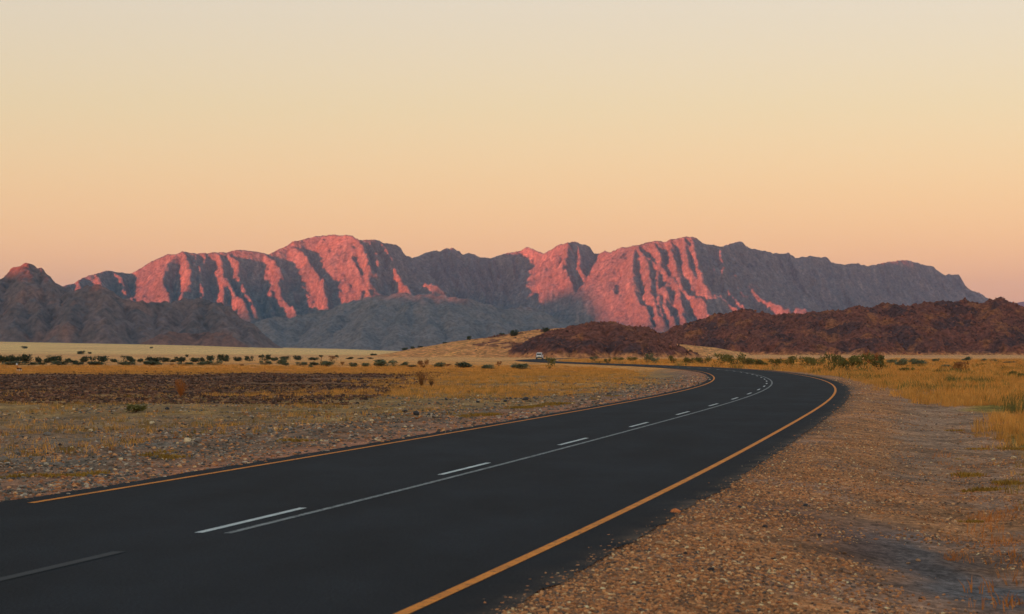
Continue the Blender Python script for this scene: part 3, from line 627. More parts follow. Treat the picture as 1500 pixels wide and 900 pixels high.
# grass
golds = [tuft('tuft', 16, .30, .17, .0075, m_gold, 60 + k) for k in range(5)]
shorts = [tuft('tuft', 14, .11, .15, .007, m_olive, 70 + k, .8) for k in range(3)] + [tuft('tuft', 10, .13, .15, .006, m_gold, 76 + k, .7) for k in range(3)]
rusts = [tuft('tuft', 16, .13, .2, .006, m_rust, 80 + k, .9) for k in range(4)]
greens = [tuft('tuft', 18, .34, .18, .008, m_green, 90 + k, .3) for k in range(4)]
mosses = [tuft('tuft', 26, .045, .17, .009, m_moss, 95 + k, 1.2) for k in range(3)]
def grass(name, n, y0, y1, sel, src, lab, s0=1.0, p=0.0, far=.9):
    X, Y = wedge(n, y0, y1, p); d = road_d(X, Y); k = sel(X, Y, d); X, Y = X[k], Y[k]
    s = s0 * rng.uniform(.4, 1.45, len(X)); w = np.clip(Y / 70, 1, 6) ** far
    return scatter(name, on_ground(X, Y), np.stack([s * w, s * w, s * np.clip(Y / 120, 1, 1.6) ** .5], -1), rng.uniform(0, 6.28, len(X)), src, lab)
U = lambda d: rng.uniform(0, 1, len(d))
grass('golden_grass', 170000, 44, 620, lambda X, Y, d: (d > 8.2 - 2.6 * smooth(60, 110, Y) + .9 * fbm(X / 4, Y / 6, 3, 520)) & (U(d) < .62 - .5 * smooth(-.15, .4, fbm(X / 5, Y / 13, 4, 524)) - .5 * smooth(3.0, 0, d - 8.2 + 2.6 * smooth(60, 110, Y))), golds, 'tall golden dry grass beside the outside shoulder')
grass('green_grass', 60000, 62, 420, lambda X, Y, d: (d > 10 - 3 * smooth(60, 110, Y)) & (U(d) < smooth(-.05, .5, fbm(X / 5, Y / 13, 4, 524)) * .42), greens, 'green grass growing in streaks among the golden grass')
grass('rust_grass', 16000, 15, 110, lambda X, Y, d: (d > 7.0 - .9 * smooth(60, 100, Y)) & (d < 10) & (U(d) < .04 + .30 * smooth(.1, .5, fbm(X / 2.2, Y / 4, 3, 530)) * (1 - .3 * smooth(40, 30, Y))), rusts, 'rusty brown dry grass at the edge of the gravel', .8)
grass('sparse_grass', 60000, 20, 130, lambda X, Y, d: (((d < -8.5 + .8 * fbm(X / 3, Y / 4, 3, 533)) & (d > -40)) | ((d > 8) & (Y < 60))) & (U(d) < .05 + .42 * smooth(-.1, .6, fbm(X / 5, Y / 8, 3, 535)) * smooth(28, 75, Y)), shorts, 'short sparse grass growing between the verge stones')
grass('inner_grass', 130000, 92, 330, lambda X, Y, d: (d < -6.5 - 3.5 * rng.uniform(0, 1, len(d)) ** .6 + 2 * fbm(X / 5, Y / 8, 3, 541)) & (X > np.interp(Y, [92, 110, 130, 150, 170, 190, 205, 400], [-14, -11, -10, -9, -8, -6, -40, -200]) + 5 * fbm(X / 12, Y / 6, 3, 540)) & (U(d) < .75 - .7 * smooth(-.1, .4, fbm(X / 10, Y / 14, 4, 543))), golds[:3] + shorts, 'yellow dry grass on the flat inside the bend', .6)
grass('plain_grass', 60000, 195, 275, lambda X, Y, d: (d < -9) & (U(d) < .8), golds[:3] + rusts[:2], 'orange dry grass before the belt of bushes', .4)
grass('moss_patches', 90000, 22, 120, lambda X, Y, d: ((np.abs(d + 6.3 + .5 * fbm(X / 5, Y / 7, 2, 549)) < .75) & (fbm(X / 3.0, Y / 5.5, 3, 550) > .30)) | ((d > 7.3) & (d < 10) & (Y < 60) & (fbm(X / .8, Y / 1.8, 3, 551) > .62)), mosses, 'low yellow-green ground cover in patches on the verges', 1.1)
# boulders over the two rocky hills
def hf_z(hf, x, y):
    xs, ys, H = hf; i = np.clip(((x - xs[0]) / (xs[1] - xs[0])).astype(int), 0, len(xs) - 1); j = np.clip(((y - ys[0]) / (ys[1] - ys[0])).astype(int), 0, len(ys) - 1)
    return H[j, i]
bould = [rock_mesh('boulder', 120 + k, m_rstone, 1, 1, .85, .75) for k in range(6)]
for hf, n, nm, lab, lo, hi in ((hf2, 26000, 'hill_boulders', 'red-brown boulders covering the long rocky hill', .5, 2.6), (hf1, 9000, 'knoll_boulders', 'dark red boulders covering the low rocky knoll', .3, 1.5)):
    xs, ys, H = hf; x = rng.uniform(xs[0], xs[-1], n); y = rng.uniform(ys[0], ys[-1], n); z = hf_z(hf, x, y)
    k = (z > plain_z(x, y) + .8) & (fbm(x / 12, y / 12, 3, 560) > -.25); x, y, z = x[k], y[k], z[k]
    sz = lo + (hi - lo) * rng.uniform(0, 1, len(x)) ** 4
    scatter(nm, np.stack([x, y, z + sz * .1], -1), sz, rng.uniform(0, 6.28, len(x)), bould, lab, rng.normal(0, .5, (len(x), 2)))
xs, ys, H = hf3; x = rng.uniform(-16, 20, 2600); y = rng.uniform(800, 872, 2600); z = hf_z(hf3, x, y); nn = fbm(x / 9, y / 9, 4, 260)
k = (z > plain_z(x, y) + 2.2) & (nn + .1 * rng.normal(0, 1, 2600) > .18); x, y, z = x[k], y[k], z[k]; sz = .3 + .9 * rng.uniform(0, 1, len(x)) ** 3
scatter('bank_rocks', np.stack([x, y, z + sz * .1], -1), sz, rng.uniform(0, 6.28, len(x)), bould, 'small dark rocks breaking through the sand bank', rng.normal(0, .5, (len(x), 2)))

# ---------------------------------------------------------------- bushes, each one its own thing
def bush_leaves(seed, lobes, n, leaf, up=0.0):
    """leaf faces spread through overlapping lobes; unit width and height"""
    r = np.random.default_rng(seed); V, Fc = [], []
    for i in range(n):
        cx, cy, cz, rx_, ry_, rz_ = lobes[r.integers(len(lobes))]
        v = r.normal(0, 1, 3); v /= np.linalg.norm(v); q = r.uniform(.25, 1.0) ** .5 * (1 + .18 * r.normal())
        p = np.array([cx + v[0] * rx_ * q, cy + v[1] * ry_ * q, cz + v[2] * rz_ * q])
        if p[2] < .02: p[2] = .02 + r.uniform(0, .1)
        a = r.normal(0, 1, 3); a[2] += up * 3 * np.sign(a[2] + .01); a /= np.linalg.norm(a); b = np.cross(a, r.normal(0, 1, 3)); b /= np.linalg.norm(b)
        s = leaf * r.uniform(.5, 1.4); k = len(V)
        V += [p - a * s, p + b * s * .45, p + a * s, p - b * s * .45]; Fc.append((k, k + 1, k + 2, k + 3))
    return np.array(V), np.array(Fc)
def stems(seed, n, h, spread, r0):
    r = np.random.default_rng(seed); V, Fc = [], []
    for i in range(n):
        a = r.uniform(0, 6.28); q = spread * r.uniform(.3, 1); hh = h * r.uniform(.6, 1); pts = []
        for t in (0, .5, 1): pts.append((q * t ** 1.2 * math.cos(a + t * .3) + r.normal(0, .01), q * t ** 1.2 * math.sin(a + t * .3) + r.normal(0, .01), hh * t - .02))
        for j, p in enumerate(pts):
            w = r0 * (1 - .4 * j)
            for c_ in range(3): V.append((p[0] + w * math.cos(c_ * 2.09), p[1] + w * math.sin(c_ * 2.09), p[2]))
        b = len(V) - 9
        for j in range(2):
            for c_ in range(3): c1_ = (c_ + 1) % 3; Fc.append((b + j * 3 + c_, b + j * 3 + c1_, b + j * 3 + 3 + c1_, b + j * 3 + 3 + c_))
    return np.array(V), np.array(Fc)
def lobes_of(kind, r):
    L = []
    if kind == 'round':
        for _ in range(6): L.append((r.uniform(-.28, .28), r.uniform(-.25, .25), r.uniform(.25, .66), r.uniform(.16, .28), r.uniform(.16, .26), r.uniform(.2, .32)))
        L += [(0, 0, .25, .42, .36, .26), (0, 0, .4, .36, .3, .3)]
    elif kind == 'low':
        for _ in range(7): L.append((r.uniform(-.36, .36), r.uniform(-.22, .22), r.uniform(.25, .62), r.uniform(.12, .2), r.uniform(.12, .2), r.uniform(.18, .36)))
        L.append((0, 0, .25, .45, .3, .25))
    else:
        for _ in range(6): L.append((r.uniform(-.3, .3), r.uniform(-.25, .25), r.uniform(.5, .85), r.uniform(.1, .22), r.uniform(.1, .2), r.uniform(.15, .3)))
        L.append((0, 0, .4, .25, .22, .35))
    return L
protos = {}
def proto(kind, mat, k):
    key = (kind, mat.name, k)
    if key not in protos:
        r = np.random.default_rng(hash(kind) % 7 * 0 + len(kind) * 31 + k)
        n, leaf, up = {'round': (620, .075, 0), 'low': (560, .075, 0), 'loose': (420, .06, .4)}[kind]
        V, Fc = bush_leaves(300 + k + len(kind) * 50, lobes_of(kind, r), n, leaf, up)
        Vs, Fs = stems(320 + k, 7, .55, .3, .018)
        me = bpy.data.meshes.new('foliage'); me.from_pydata(V.tolist(), [], Fc.tolist()); me.materials.append(mat)
        ms = bpy.data.meshes.new('stem'); ms.from_pydata(Vs.tolist(), [], Fs.tolist()); ms.materials.append(m_bark)
        protos[key] = (me, ms)
    return protos[key]
def bush(cx, top, base, w, kind, mat, lab, grp, cat='bush', name='bush', zfun=None, pos=None):
    X, Y = hit(cx, base) if pos is None else pos
    wm, hm = w * Y / F, (base - top) * Y / F
    z = float(ground_z(np.array([X]), np.array([Y]))[0]) if zfun is None else float(zfun(np.array([X]), np.array([Y]))[0])
    k = int(abs(cx * 7 + base * 3)) % 4
    me, ms = proto(kind, mat, k)
    o = empty(name, (X, Y, z - .03 * hm), random.uniform(-.5, .5) + (math.pi if int(cx) % 2 else 0)); o.scale = (wm * 1.34, wm * 1.1, hm * 1.28)
    if grp and 'bend' in grp: o.scale = (wm * 1.45, wm * 1.2, hm * 1.3)
    for nm, m in (('foliage', me), ('stem', ms)):
        c_ = bpy.data.objects.new(nm, m); COL.objects.link(c_); c_.parent = o
    if grp:                                    # tell them apart by their build
        asp = w / max(base - top, .1); big = wm * hm
        cls = CLS.setdefault(grp, []); cls.append((o, asp, big))
    return label(o, lab, cat, grp)
CLS = {}
BELT = 'dark bushes in the belt across the plain'
for cx, top, base, w in [(4, 518, 532, 15), (14, 520, 531, 11), (24, 519, 531, 12), (38, 517.5, 532, 17), (57, 523, 532, 12), (68, 525, 532, 11), (81, 520, 532, 19), (97, 524, 532, 11), (108, 526, 532, 10), (122, 523, 531, 13), (135, 524, 531, 14), (150, 519, 531, 19), (168, 525, 531, 12), (183, 522, 531, 15), (194, 524, 531, 11), (205, 526, 531, 11), (224, 521, 531, 16), (240, 524, 531, 15), (252, 526, 531, 10), (265, 524, 531, 12), (286, 522, 531, 16), (297, 523, 531, 9), (308, 520, 529.5, 13), (325, 520.5, 529, 11), (332, 519, 530, 12), (350, 523.5, 529.5, 13), (365, 520, 529.5, 11), (389, 520, 529, 14), (402, 523, 529, 11), (418, 523, 528, 14), (460, 521.5, 528, 14)]:
    bush(cx + random.uniform(-1, 1), top + random.uniform(-1, 1.5), base, w * random.uniform(.85, 1.2), ('round', 'low', 'round', 'loose')[int(cx) % 4], m_dark, 'dark green bush in the belt of bushes across the plain', BELT)
LOWG = 'low grey-green shrubs before the belt'
for cx, top, base, w in [(15, 530, 535.5, 30), (42, 530.5, 535.5, 18), (62, 531, 535, 16), (90, 529, 535.2, 26), (115, 530.5, 535, 18), (140, 529.5, 535.5, 26), (187, 529.5, 536, 25), (222, 528.5, 536, 30), (270, 530.5, 535.5, 20), (295, 530, 535.3, 15), (313, 528.5, 535, 24), (388, 529, 534.7, 15), (413, 526, 534.5, 15), (419, 531, 536.2, 9), (440, 530.5, 536, 16), (456, 534.5, 538.5, 7), (460, 530.5, 535.5, 15), (478, 528.5, 537, 20)]:
    bush(cx, top, base, w, 'low', m_sage, 'low grey-green shrub standing just before the dark belt of bushes', LOWG, 'shrub', 'shrub')
MIDG = 'green bushes on the dry grass before the sand bank'
for cx, top, base, w in [(519, 532, 538, 12), (536, 531, 537.5, 12), (567, 527.5, 538.5, 30), (592, 531, 537, 11), (603, 534.5, 538.5, 15), (642, 531.5, 539, 16), (680, 530.5, 539.5, 26), (716, 533, 541.5, 19), (763, 532, 541.5, 25)]:
    bush(cx, top, base, w, 'round' if w < 22 else 'low', m_sage, 'grey-green bush on the dry grass before the sand bank', MIDG)
for cx, top, base, w in [(620, 528.5, 539, 15), (655, 533.5, 537, 12), (730, 531, 536.5, 9), (502, 530.5, 535.5, 7), (252, 533, 536, 7), (353, 534, 537, 7), (485, 523, 529, 10)]:
    bush(cx, top, base, w, 'loose', m_brown, 'small dry brown bush among the green bushes of the plain', 'dry brown bushes of the plain')
for cx, top, base, w in [(120, 514.5, 519.5, 10), (131, 516, 519, 5), (35, 507.5, 511, 8), (222, 508, 510.5, 4), (274, 519, 523.5, 5), (547, 517.5, 521.5, 8), (512, 523.5, 526.5, 11), (528, 524.5, 526.5, 10), (543, 524, 526, 9), (557, 526, 531, 14), (437, 521.5, 528, 12)]:
    bush(cx, top, base, w, 'round', m_dark, 'lone dark bush on the pale open plain beyond the belt', 'lone bushes on the pale plain')
ROADG = 'green bushes along the outside of the bend'
for cx, top, base, w in [(870, 523, 529, 11), (890, 526, 533, 9), (905, 524, 530, 15), (925, 523.5, 530, 15), (948, 521.5, 533, 15), (960, 525, 533.5, 13), (985, 524, 533.5, 13), (1010, 525, 534, 19), (1030, 524, 534.5, 21), (1055, 522, 535, 23), (1076, 521, 536.5, 27), (1093, 525, 537, 18), (1115, 528, 538, 18), (1135, 527, 538.5, 21), (1156, 526, 538.5, 25), (1177, 526, 538.5, 21), (1198, 525, 538.5, 23)]:
    bush(cx, top, base, w, 'loose' if int(w) % 2 else 'round', m_green if int(cx) % 3 else m_sage, 'leafy green bush in the row along the outside of the bend', ROADG)
for cx, top, base, w in [(1217, 524, 545, 24), (1240, 526, 545.5, 28), (1264, 525, 546, 30), (1289, 526, 545.5, 26)]:
    bush(cx, top, base, w, 'loose', m_green, 'tall bright green reedy bush in the clump where the bend turns', 'tall reedy bushes at the bend')
bush(1275, 518, 536, 32, 'loose', m_brown, 'dry red-brown bush behind the tall green reedy clump', None)
for cx, top, base, w in [(1320, 526.5, 537, 18), (1336, 526, 533, 12), (1348, 526.5, 536, 23), (1372, 526, 531.5, 10), (1416, 523.5, 530.5, 14), (1440, 526, 530.5, 11), (1455, 526, 530.5, 11), (1389, 535, 541.5, 15), (1480, 530, 534, 16), (1308, 527, 534, 14)]:
    bush(cx, top, base, w, 'round', m_sage, 'small dark grey-green bush in the golden field below the long hill', 'bushes in the golden field')
for cx, top, base, w in [(1319, 539.5, 547.5, 13), (1333, 538, 547, 13), (1483, 543.5, 551, 13), (1496, 546, 555, 12)]:
    bush(cx, top, base, w, 'low', m_green, 'small bright green shrub in the golden grass field', 'bright shrubs in the golden grass', 'shrub', 'shrub')
bush(1412, 533, 546, 25, 'loose', m_brown, 'brownish olive twiggy bush alone in the golden grass field', None)
bush(805, 527, 541, 15, 'loose', m_green, 'sparse olive bush on the inside of the road near the white car', None)
bush(1017, 517.5, 523, 11, 'round', m_brown, 'small brown bush on the sand behind the roadside bushes', None)
bush(198, 592, 605, 28, 'low', m_green, 'small dark green shrub at the edge of the brown stony field', None, 'shrub', 'shrub')
for hf, px, w, hgt, zc in ((hf3, 688, 6, 6, 858), (hf3, 652, 6, 3, 859), (hf3, 615, 7, 3, 859), (hf3, 605, 6, 4, 859), (hf3, 594, 8, 4, 859), (hf3, 799, 11, 9, 848), (hf3, 752, 12, 9, 845), (hf3, 735, 7, 4, 856)):
    X = (px - 750) * zc / F
    bush(px, 0, hgt, w, 'round', m_dark, 'dark bush growing on the crest of the sand bank', 'bushes on the sand bank', pos=(X, zc), zfun=lambda a, b, h=hf: hf_z(h, a, b) - .05)
# two-lobed twiggy bush in the golden grass: branches as real twigs
def twig_bush(name, px, base, wpx, hpx, seed, lab, mats, parts):
    X, Y = hit(px, base); wm, hm = wpx * Y / F, hpx * Y / F
    o = empty(name, (X, Y, float(ground_z(np.array([X]), np.array([Y]))[0])))
    for nm, ox, ww, hh, n, m, sd in parts:
        Vs, Fs = stems(seed + sd, n, hm * hh, wm * ww * .5, .011)
        Vl, Fl = bush_leaves(seed + sd + 5, [(0, 0, .6, .42, .36, .42), (.1, 0, .4, .4, .3, .35), (-.15, .1, .75, .25, .25, .25)], n * 5, .035, 1.6)
        Vl = Vl * np.array([wm * ww, wm * ww, hm * hh])
        V = np.concatenate([Vs, Vl]) + np.array([ox * wm, 0, 0]); Fc = [tuple(f) for f in Fs] + [tuple(f + len(Vs)) for f in Fl]
        mesh_obj(nm, V, Fc, m, o)
    return label(o, lab, 'bush')
twig_bush('bush', 622, 567.5, 28, 25, 600, 'brown twiggy bush with one darker side, alone in golden grass', None, [('branches', -.16, .72, 1.0, 60, m_brown, 0), ('branches', .34, .42, .62, 46, m_bark, 20)])
twig_bush('grass_clump', 265, 582, 22, 28, 640, 'tall rusty dry grass clump standing over the dark stony field', None, [('stalks', 0, 1.0, 1.0, 70, m_rust, 0)])

for grp, lst in CLS.items():
    if len(lst) < 5: continue
    bs = sorted(q[2] for q in lst); asps = sorted(q[1] for q in lst)
    for o, asp, big in lst:
        wd = 'large ' if big > bs[int(len(bs) * .67)] else ('small ' if big <= bs[int(len(bs) * .33)] else '')
        sp_ = 'wide ' if asp > asps[int(len(asps) * .67)] else ('upright ' if asp <= asps[int(len(asps) * .33)] else '')
        o['label'] = wd + sp_ + o['label'].replace('small ', '', 1)

# trees with a clear stem
def tree(px, base, top, w, seed, lab, umbrella, mat=None):
    X, Y = hit(px, base); wm, hm = w * Y / F, (base - top) * Y / F; z = float(ground_z(np.array([X]), np.array([Y]))[0])
    o = empty('acacia_tree', (X, Y, z)); r = np.random.default_rng(seed)
    V, Fc = [], []
    def limb(a, b, r0, r1):
        a, b = np.array(a), np.array(b); k = len(V)
        for p, q in ((a, r0), (b, r1)):
            for c_ in range(5): V.append((p[0] + q * math.cos(c_ * 1.257), p[1] + q * math.sin(c_ * 1.257), p[2]))
        for c_ in range(5): Fc.append((k + c_, k + (c_ + 1) % 5, k + 5 + (c_ + 1) % 5, k + 5 + c_))
    fk = (0.03 * hm, 0, hm * .5); limb((0, 0, -.1), fk, hm * .045, hm * .03)
    for a in range(6): limb(fk, (wm * .34 * math.cos(a * 1.05), wm * .3 * math.sin(a * 1.05), hm * r.uniform(.72, .88)), hm * .022, hm * .008)
    mesh_obj('trunk', V, Fc, m_bark, o)
    lo = [(r.uniform(-.25, .25), r.uniform(-.25, .25), r.uniform(.7, .86), r.uniform(.16, .26), r.uniform(.16, .26), r.uniform(.07, .14)) for _ in range(8)]
    if not umbrella: lo += [(r.uniform(-.3, .3), 0, r.uniform(.4, .7), .2, .2, .15) for _ in range(4)]
    Vl, Fl = bush_leaves(seed, lo, 520, .06); Vl = Vl * np.array([wm, wm, hm])
    mesh_obj('crown', Vl, [tuple(f) for f in Fl], mat or m_dark, o)
    return label(o, lab, 'tree')
tree(470.5, 529.5, 519.5, 8, 700, 'small umbrella-shaped tree on a bare straight stem at the end of the belt', True)
tree(381, 530, 520, 7, 710, 'small tree with a thick visible trunk and thin crown within the belt', True)
tree(493, 527.5, 520, 7, 720, 'tiny thin open tree standing past the end of the belt', False)
tree(258, 531, 522.5, 7, 730, 'slender tree with a sparse crown between the round bushes', False)

# ---------------------------------------------------------------- single stones
def stone(px, py, w, mat, lab, grp, seed, flat=.55):
    X, Y = hit(px, py); sz = w * Y / F
    o = rock_mesh('stone', seed, mat, 2, 1, .85, flat); COL.objects.link(o)
    o.location = (X, Y, float(ground_z(np.array([X]), np.array([Y]))[0]) + sz * flat * .22); o.scale = (sz,) * 3; o.rotation_euler = (random.uniform(-.2, .2), random.uniform(-.2, .2), random.uniform(0, 6.28))
    return label(o, lab, 'stone', grp)
def smat(name, c_):
    m = M(name, .9, .2); m.col(m.mix(c_, m.ramp(m.noise(5, 5, .6, True), [(.3, .65), (.7, 1.3)]), 1.0, 'MULTIPLY')).bump(m.noise(7, 5, .7, True), .04, .8); return m.m
ms_dark, ms_tan, ms_pale, ms_orange, ms_grey = smat('dark_stone', alb(52, 50, 54)), smat('tan_stone', alb(150, 112, 82)), smat('pale_stone', alb(190, 162, 132)), smat('orange_stone', alb(182, 108, 66)), smat('grey_stone', alb(104, 94, 88))
sd = 800
for lst, mt, lab, grp in [
    ([(235, 633, 9), (245, 600, 8), (166, 630, 6), (592, 604, 11), (610, 607, 13), (740, 589, 7), (770, 586.5, 13), (700, 590, 7), (686, 575, 7), (230, 602, 5), (88, 653, 8)], ms_dark, 'dark grey rounded stone lying on the inside verge', 'dark stones of the inside verge'),
    ([(275, 648, 15), (133, 632, 9), (222, 621, 9), (108, 601, 6), (545, 618, 9), (285, 646, 9), (521, 609, 6), (404, 630, 9), (566, 604, 6)], ms_pale, 'pale cream stone lying on the inside verge', 'pale stones of the inside verge'),
    ([(100, 634, 15), (555, 597.5, 9), (548, 599, 9), (655, 597, 8), (640, 599, 9), (729, 589, 10), (627, 598, 9), (420, 640, 8), (335, 640, 11), (350, 638, 8), (45, 624, 8), (196, 662, 8), (312, 640, 7), (617, 610, 9), (643, 608, 8)], ms_tan, 'tan brown stone lying on the inside verge', 'tan stones of the inside verge'),
    ([(225, 655, 14), (215, 652, 12), (235, 652, 10), (290, 648, 14), (365, 640, 14), (380, 633, 12), (395, 632, 10), (420, 629, 12), (440, 628, 13), (455, 633, 9), (5, 676, 18), (85, 683, 18), (68, 638, 14), (470, 632, 12), (490, 634, 10), (560, 613, 9), (636, 612, 9), (650, 606, 8), (500, 626, 10)], ms_grey, 'grey angular stone in the windrow along the inside verge', 'grey stones of the inside verge'),
    ([(990, 752, 17)], ms_orange, 'bright orange stone at the ragged edge of the asphalt', None),
    ([(1120, 773, 9), (1201, 785, 7), (1041, 836, 13), (1084, 744, 8), (1180, 742, 10), (1132, 820, 7), (1004, 812, 8)], ms_dark, 'dark stone lying on the orange gravel of the outside shoulder', 'dark stones of the outside shoulder'),
    ([(968, 799, 22), (887, 812, 9), (960, 832, 12), (1143, 812, 16), (1008, 852, 11), (1345, 822, 10), (1330, 826, 8), (1092, 775, 9), (935, 868, 16), (1190, 865, 10)], ms_tan, 'flat tan stone lying on the outside shoulder gravel', 'tan stones of the outside shoulder'),
    ([(895, 820, 9), (1455, 675, 8), (1485, 672, 10), (1325, 790, 6), (1160, 719, 6), (820, 893, 11), (1230, 880, 9)], ms_pale, 'small pale stone lying on the outside shoulder gravel', 'pale stones of the outside shoulder')]:
    for px, py, w in lst:
        sd += 1; so_ = stone(px, py, w, mt, lab, grp, sd, .4 if mt is ms_tan else .6)
        if grp:
            szs = sorted(hit(a_, b_)[1] * c_ for a_, b_, c_ in lst); mine = hit(px, py)[1] * w
            so_['label'] = ('large ' if mine > szs[int(len(szs) * .7)] else 'small ' if mine < szs[int(len(szs) * .35)] else 'middling ') + lab.replace('small ', '')

# ---------------------------------------------------------------- white car on the far road
def flat(name, rgb, rough=.5, spec=.4, metal=0):
    m = M(name, rough, spec); m.b.inputs['Metallic'].default_value = metal
    m.col(m.mix(rgb, m.ramp(m.noise(8, 3, .6, True), [(.3, .92), (.7, 1.06)]), 1.0, 'MULTIPLY')); return m.m
m_cw, m_cg, m_ct, m_cr, m_cb, m_rim = flat('white_car_paint', (.85, .85, .84), .3), flat('dark_car_glass', (.012, .013, .015), .08, .6), flat('tyre_rubber', (.02, .02, .02), .9, .1), flat('red_lamp', (.35, .02, .015), .3), flat('black_trim', (.03, .03, .03), .6), flat('steel_rim', (.45, .45, .46), .4, .5, .8)
def loft(name, secs, mat, parent, bev=.05):
    """secs: rings of (x, y, z) with equal counts, closed at both ends"""
    bm = bmesh.new(); R = [[bm.verts.new(p) for p in s] for s in secs]; n = len(R[0])
    for a, b in zip(R[:-1], R[1:]):
        for i in range(n): bm.faces.new((a[i], a[(i + 1) % n], b[(i + 1) % n], b[i]))
    bm.faces.new(R[0][::-1]); bm.faces.new(R[-1]); bmesh.ops.recalc_face_normals(bm, faces=bm.faces)
    if bev: bmesh.ops.bevel(bm, geom=[e for e in bm.edges], offset=bev, segments=2, affect='EDGES', clamp_overlap=True)
    me = bpy.data.meshes.new(name); bm.to_mesh(me); bm.free(); me.materials.append(mat)
    o = bpy.data.objects.new(name, me); COL.objects.link(o); o.parent = parent; return o
def box(name, c_, s_, mat, parent, bev=.01):
    x, y, z = c_; a, b, h = s_[0] / 2, s_[1] / 2, s_[2] / 2
    return loft(name, [[(x - a, y - b, z + k), (x + a, y - b, z + k), (x + a, y + b, z + k), (x - a, y + b, z + k)] for k in (-h, h)], mat, parent, bev)
sx_ = np.arange(250, 800, 1.0); xx, yy = road_pt(sx_, -1.7); qi = int(np.argmin(np.abs(750 + F * xx / yy - 790.5) + 1e3 * (yy < 400))); print('CAR', xx[qi], yy[qi])
sc_car = sx_[qi]; cx_, cy_ = float(xx[qi]), float(yy[qi])
car = empty('car', (cx_, cy_, 0.0), -float(np.interp(sc_car, ss, th)))   # local +Y is the way it drives
def ring(y, w, z0, z1): return [(-w, y, z0), (w, y, z0), (w * .96, y, z1), (-w * .96, y, z1)]
loft('body', [ring(-2.25, .82, .42, .98), ring(-2.1, .89, .30, 1.08), ring(-.2, .91, .28, 1.10), ring(1.0, .91, .28, 1.06), ring(2.0, .86, .32, .96), ring(2.28, .74, .42, .80)], m_cw, car, .05)
loft('cabin', [[(-.80, -2.12, 1.06), (.80, -2.12, 1.06), (.66, -1.95, 1.70), (-.66, -1.95, 1.70)], [(-.83, -.6, 1.07), (.83, -.6, 1.07), (.70, -.6, 1.80), (-.70, -.6, 1.80)], [(-.83, .3, 1.07), (.83, .3, 1.07), (.68, .15, 1.76), (-.68, .15, 1.76)], [(-.82, 1.1, 1.03), (.82, 1.1, 1.03), (.78, 1.05, 1.08), (-.78, 1.05, 1.08)]], m_cw, car, .04)
loft('rear_window', [[(-.68, -2.14, 1.16), (.68, -2.14, 1.16), (.68, -2.09, 1.16), (-.68, -2.09, 1.16)], [(-.58, -2.02, 1.58), (.58, -2.02, 1.58), (.58, -1.97, 1.58), (-.58, -1.97, 1.58)]], m_cg, car, .008)
loft('windscreen', [[(-.72, 1.06, 1.12), (.72, 1.06, 1.12), (.72, 1.00, 1.10), (-.72, 1.00, 1.10)], [(-.60, .30, 1.70), (.60, .30, 1.70), (.60, .22, 1.68), (-.60, .22, 1.68)]], m_cg, car, .008)
for s_ in (-1, 1):
    for y0_, y1_ in ((-1.75, -.75), (-.65, .25)):
        loft('side_window', [[(s_ * .845, y0_, 1.14), (s_ * .845, y1_, 1.14), (s_ * .80, y1_, 1.14), (s_ * .80, y0_, 1.14)], [(s_ * .745, y0_ + .08, 1.62), (s_ * .745, y1_ - .08, 1.62), (s_ * .70, y1_ - .08, 1.62), (s_ * .70, y0_ + .08, 1.62)]], m_cg, car, .006)
    box('tail_light', (s_ * .78, -2.22, .90), (.16, .10, .30), m_cr, car)
    box('headlight', (s_ * .66, 2.20, .74), (.26, .12, .16), m_rim, car)
    box('mirror', (s_ * .98, .75, 1.14), (.20, .10, .15), m_cw, car)
    for y_ in (-1.38, 1.40):
        w_ = empty('wheel', (s_ * .80, y_, .34)); w_.parent = car
        for nm, r_, t_, mt in (('tyre', .34, .22, m_ct), ('rim', .20, .235, m_rim)):
            N_ = 20; rr = [[(dx_, r_ * q * math.cos(a * 6.2832 / N_), r_ * q * math.sin(a * 6.2832 / N_)) for a in range(N_)] for dx_, q in ((-t_ / 2, .9), (-t_ / 2 + .03, 1), (t_ / 2 - .03, 1), (t_ / 2, .9))]
            loft(nm, rr, mt, w_, 0)
box('rear_bumper', (0, -2.27, .46), (1.70, .16, .22), m_cb, car, .03)
box('front_bumper', (0, 2.26, .46), (1.50, .16, .22), m_cb, car, .03)
box('number_plate', (0, -2.27, .72), (.50, .02, .12), flat('plate_yellow', (.6, .45, .1)), car, .003)
label(car, 'small white car with dark rear window far along the road', 'car')

# ---------------------------------------------------------------- antelope at the edge of the dark field
def skin(name, verts, edges, radii, mat, parent=None, root=0, sub=2):
    me = bpy.data.meshes.new(name); me.from_pydata(verts, edges, []); o = bpy.data.objects.new(name, me); COL.objects.link(o)
    sm_ = o.modifiers.new('skin', 'SKIN'); o.modifiers.new('sub', 'SUBSURF').levels = sub; o.modifiers['sub'].render_levels = sub
    for i, r_ in enumerate(radii): me.skin_vertices[0].data[i].radius = (r_, r_) if np.isscalar(r_) else r_
    me.skin_vertices[0].data[root].use_root = True; me.materials.append(mat)
    if parent: o.parent = parent
    return o
ma = M('antelope_coat', .85, .2)
geo = ma.n.new('ShaderNodeTexCoord'); sp = ma.n.new('ShaderNodeSeparateXYZ'); ma.l.new(geo.outputs['Object'], sp.inputs[0])
zr = ma.ramp(sp.outputs['Z'], [(.30, alb(170, 120, 76)), (.46, alb(226, 206, 178)), (.53, alb(74, 44, 28)), (.585, alb(74, 44, 28)), (.61, alb(176, 116, 66)), (.84, alb(176, 116, 66)), (.87, alb(232, 216, 192))])
ma.col(ma.mix(zr, ma.ramp(ma.noise(20, 3, .6, True), [(.3, .85), (.7, 1.1)]), 1.0, 'MULTIPLY'))
X, Y = hit(28, 549.5)
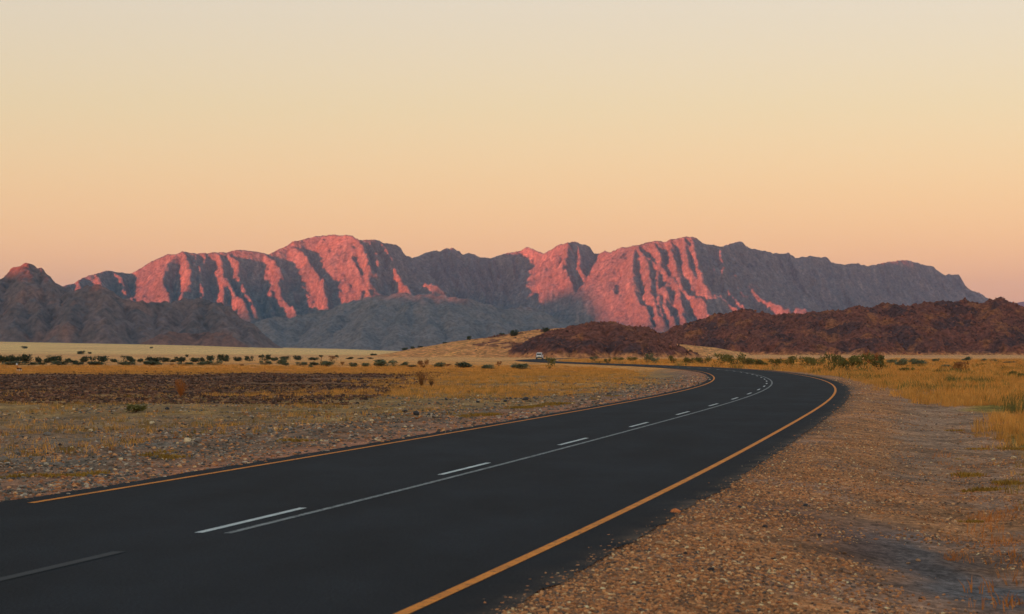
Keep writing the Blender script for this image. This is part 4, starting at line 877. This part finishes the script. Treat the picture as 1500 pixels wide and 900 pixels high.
ant = empty('antelope', (X, Y, float(ground_z(np.array([X]), np.array([Y]))[0])), math.radians(170)); ant.scale = (1.0,) * 3
V = [(0, -.32, .64), (0, -.10, .62), (0, .16, .63), (0, .33, .70), (0, .43, .86), (0, .47, .97), (0, .56, .95), (0, .66, .89)]
E_ = [(i, i + 1) for i in range(7)]; R = [(.12, .14), (.12, .145), (.125, .155), (.09, .12), (.055, .07), (.05, .06), (.042, .048), (.026, .028)]
def leg(x, y, hind, base):
    global V, E_, R
    pts = [(x, y, .48), (x, y + (.05 if hind else 0), .40), (x, y - (.05 if hind else -.01), .24), (x, y - (.02 if hind else 0), .05), (x, y + .02, .0)]
    k = len(V); V += pts; E_.append((base, k)); E_ += [(k + i, k + i + 1) for i in range(4)]; R += [.055 if hind else .042, .04 if hind else .03, .021, .017, .022]
for x_ in (-.085, .085): leg(x_, -.30, True, 0); leg(x_, .22, False, 2)
skin('body', V, E_, R, ma.m, ant, 1)
mh = flat('dark_horn', (.04, .03, .025), .6)
for s_ in (-1, 1):
    skin('horn', [(s_ * .025, .47, 1.0), (s_ * .05, .44, 1.08), (s_ * .065, .42, 1.17), (s_ * .045, .44, 1.24)], [(0, 1), (1, 2), (2, 3)], [.014, .012, .009, .004], mh, ant, 0, 1)
    skin('ear', [(s_ * .04, .46, .99), (s_ * .085, .45, 1.03), (s_ * .12, .44, 1.05)], [(0, 1), (1, 2)], [.012, .02, .006], ma.m, ant, 0, 1)
skin('tail', [(0, -.42, .68), (0, -.46, .58), (0, -.45, .46)], [(0, 1), (1, 2)], [.018, .012, .012], mh, ant, 0, 1)
label(ant, 'small tan antelope with white face and legs standing at the dark field edge', 'antelope')

# ---------------------------------------------------------------- haze
hz = bpy.data.materials.new('evening_haze'); hz.use_nodes = True; hn = hz.node_tree.nodes
for n_ in list(hn):
    if n_.type == 'BSDF_PRINCIPLED': hn.remove(n_)
pv = hn.new('ShaderNodeVolumePrincipled'); pv.inputs['Color'].default_value = (.30, .62, 1.0, 1); pv.inputs['Density'].default_value = 2.6e-5; pv.inputs['Anisotropy'].default_value = .1
hz.node_tree.links.new(pv.outputs[0], [n_ for n_ in hn if n_.type == 'OUTPUT_MATERIAL'][0].inputs['Volume'])
a0, a1, b0, b1_, z0_, z1_ = -23500, 23500, -7800, 27500, -12, 900
hv = [(x_, y_, z_) for z_ in (z0_, z1_) for y_ in (b0, b1_) for x_ in (a0, a1)]
haze = mesh_obj('haze', hv, [(0, 2, 3, 1), (4, 5, 7, 6), (0, 1, 5, 4), (2, 6, 7, 3), (0, 4, 6, 2), (1, 3, 7, 5)], hz)
label(haze, 'thin evening haze over the whole plain', kind='stuff')
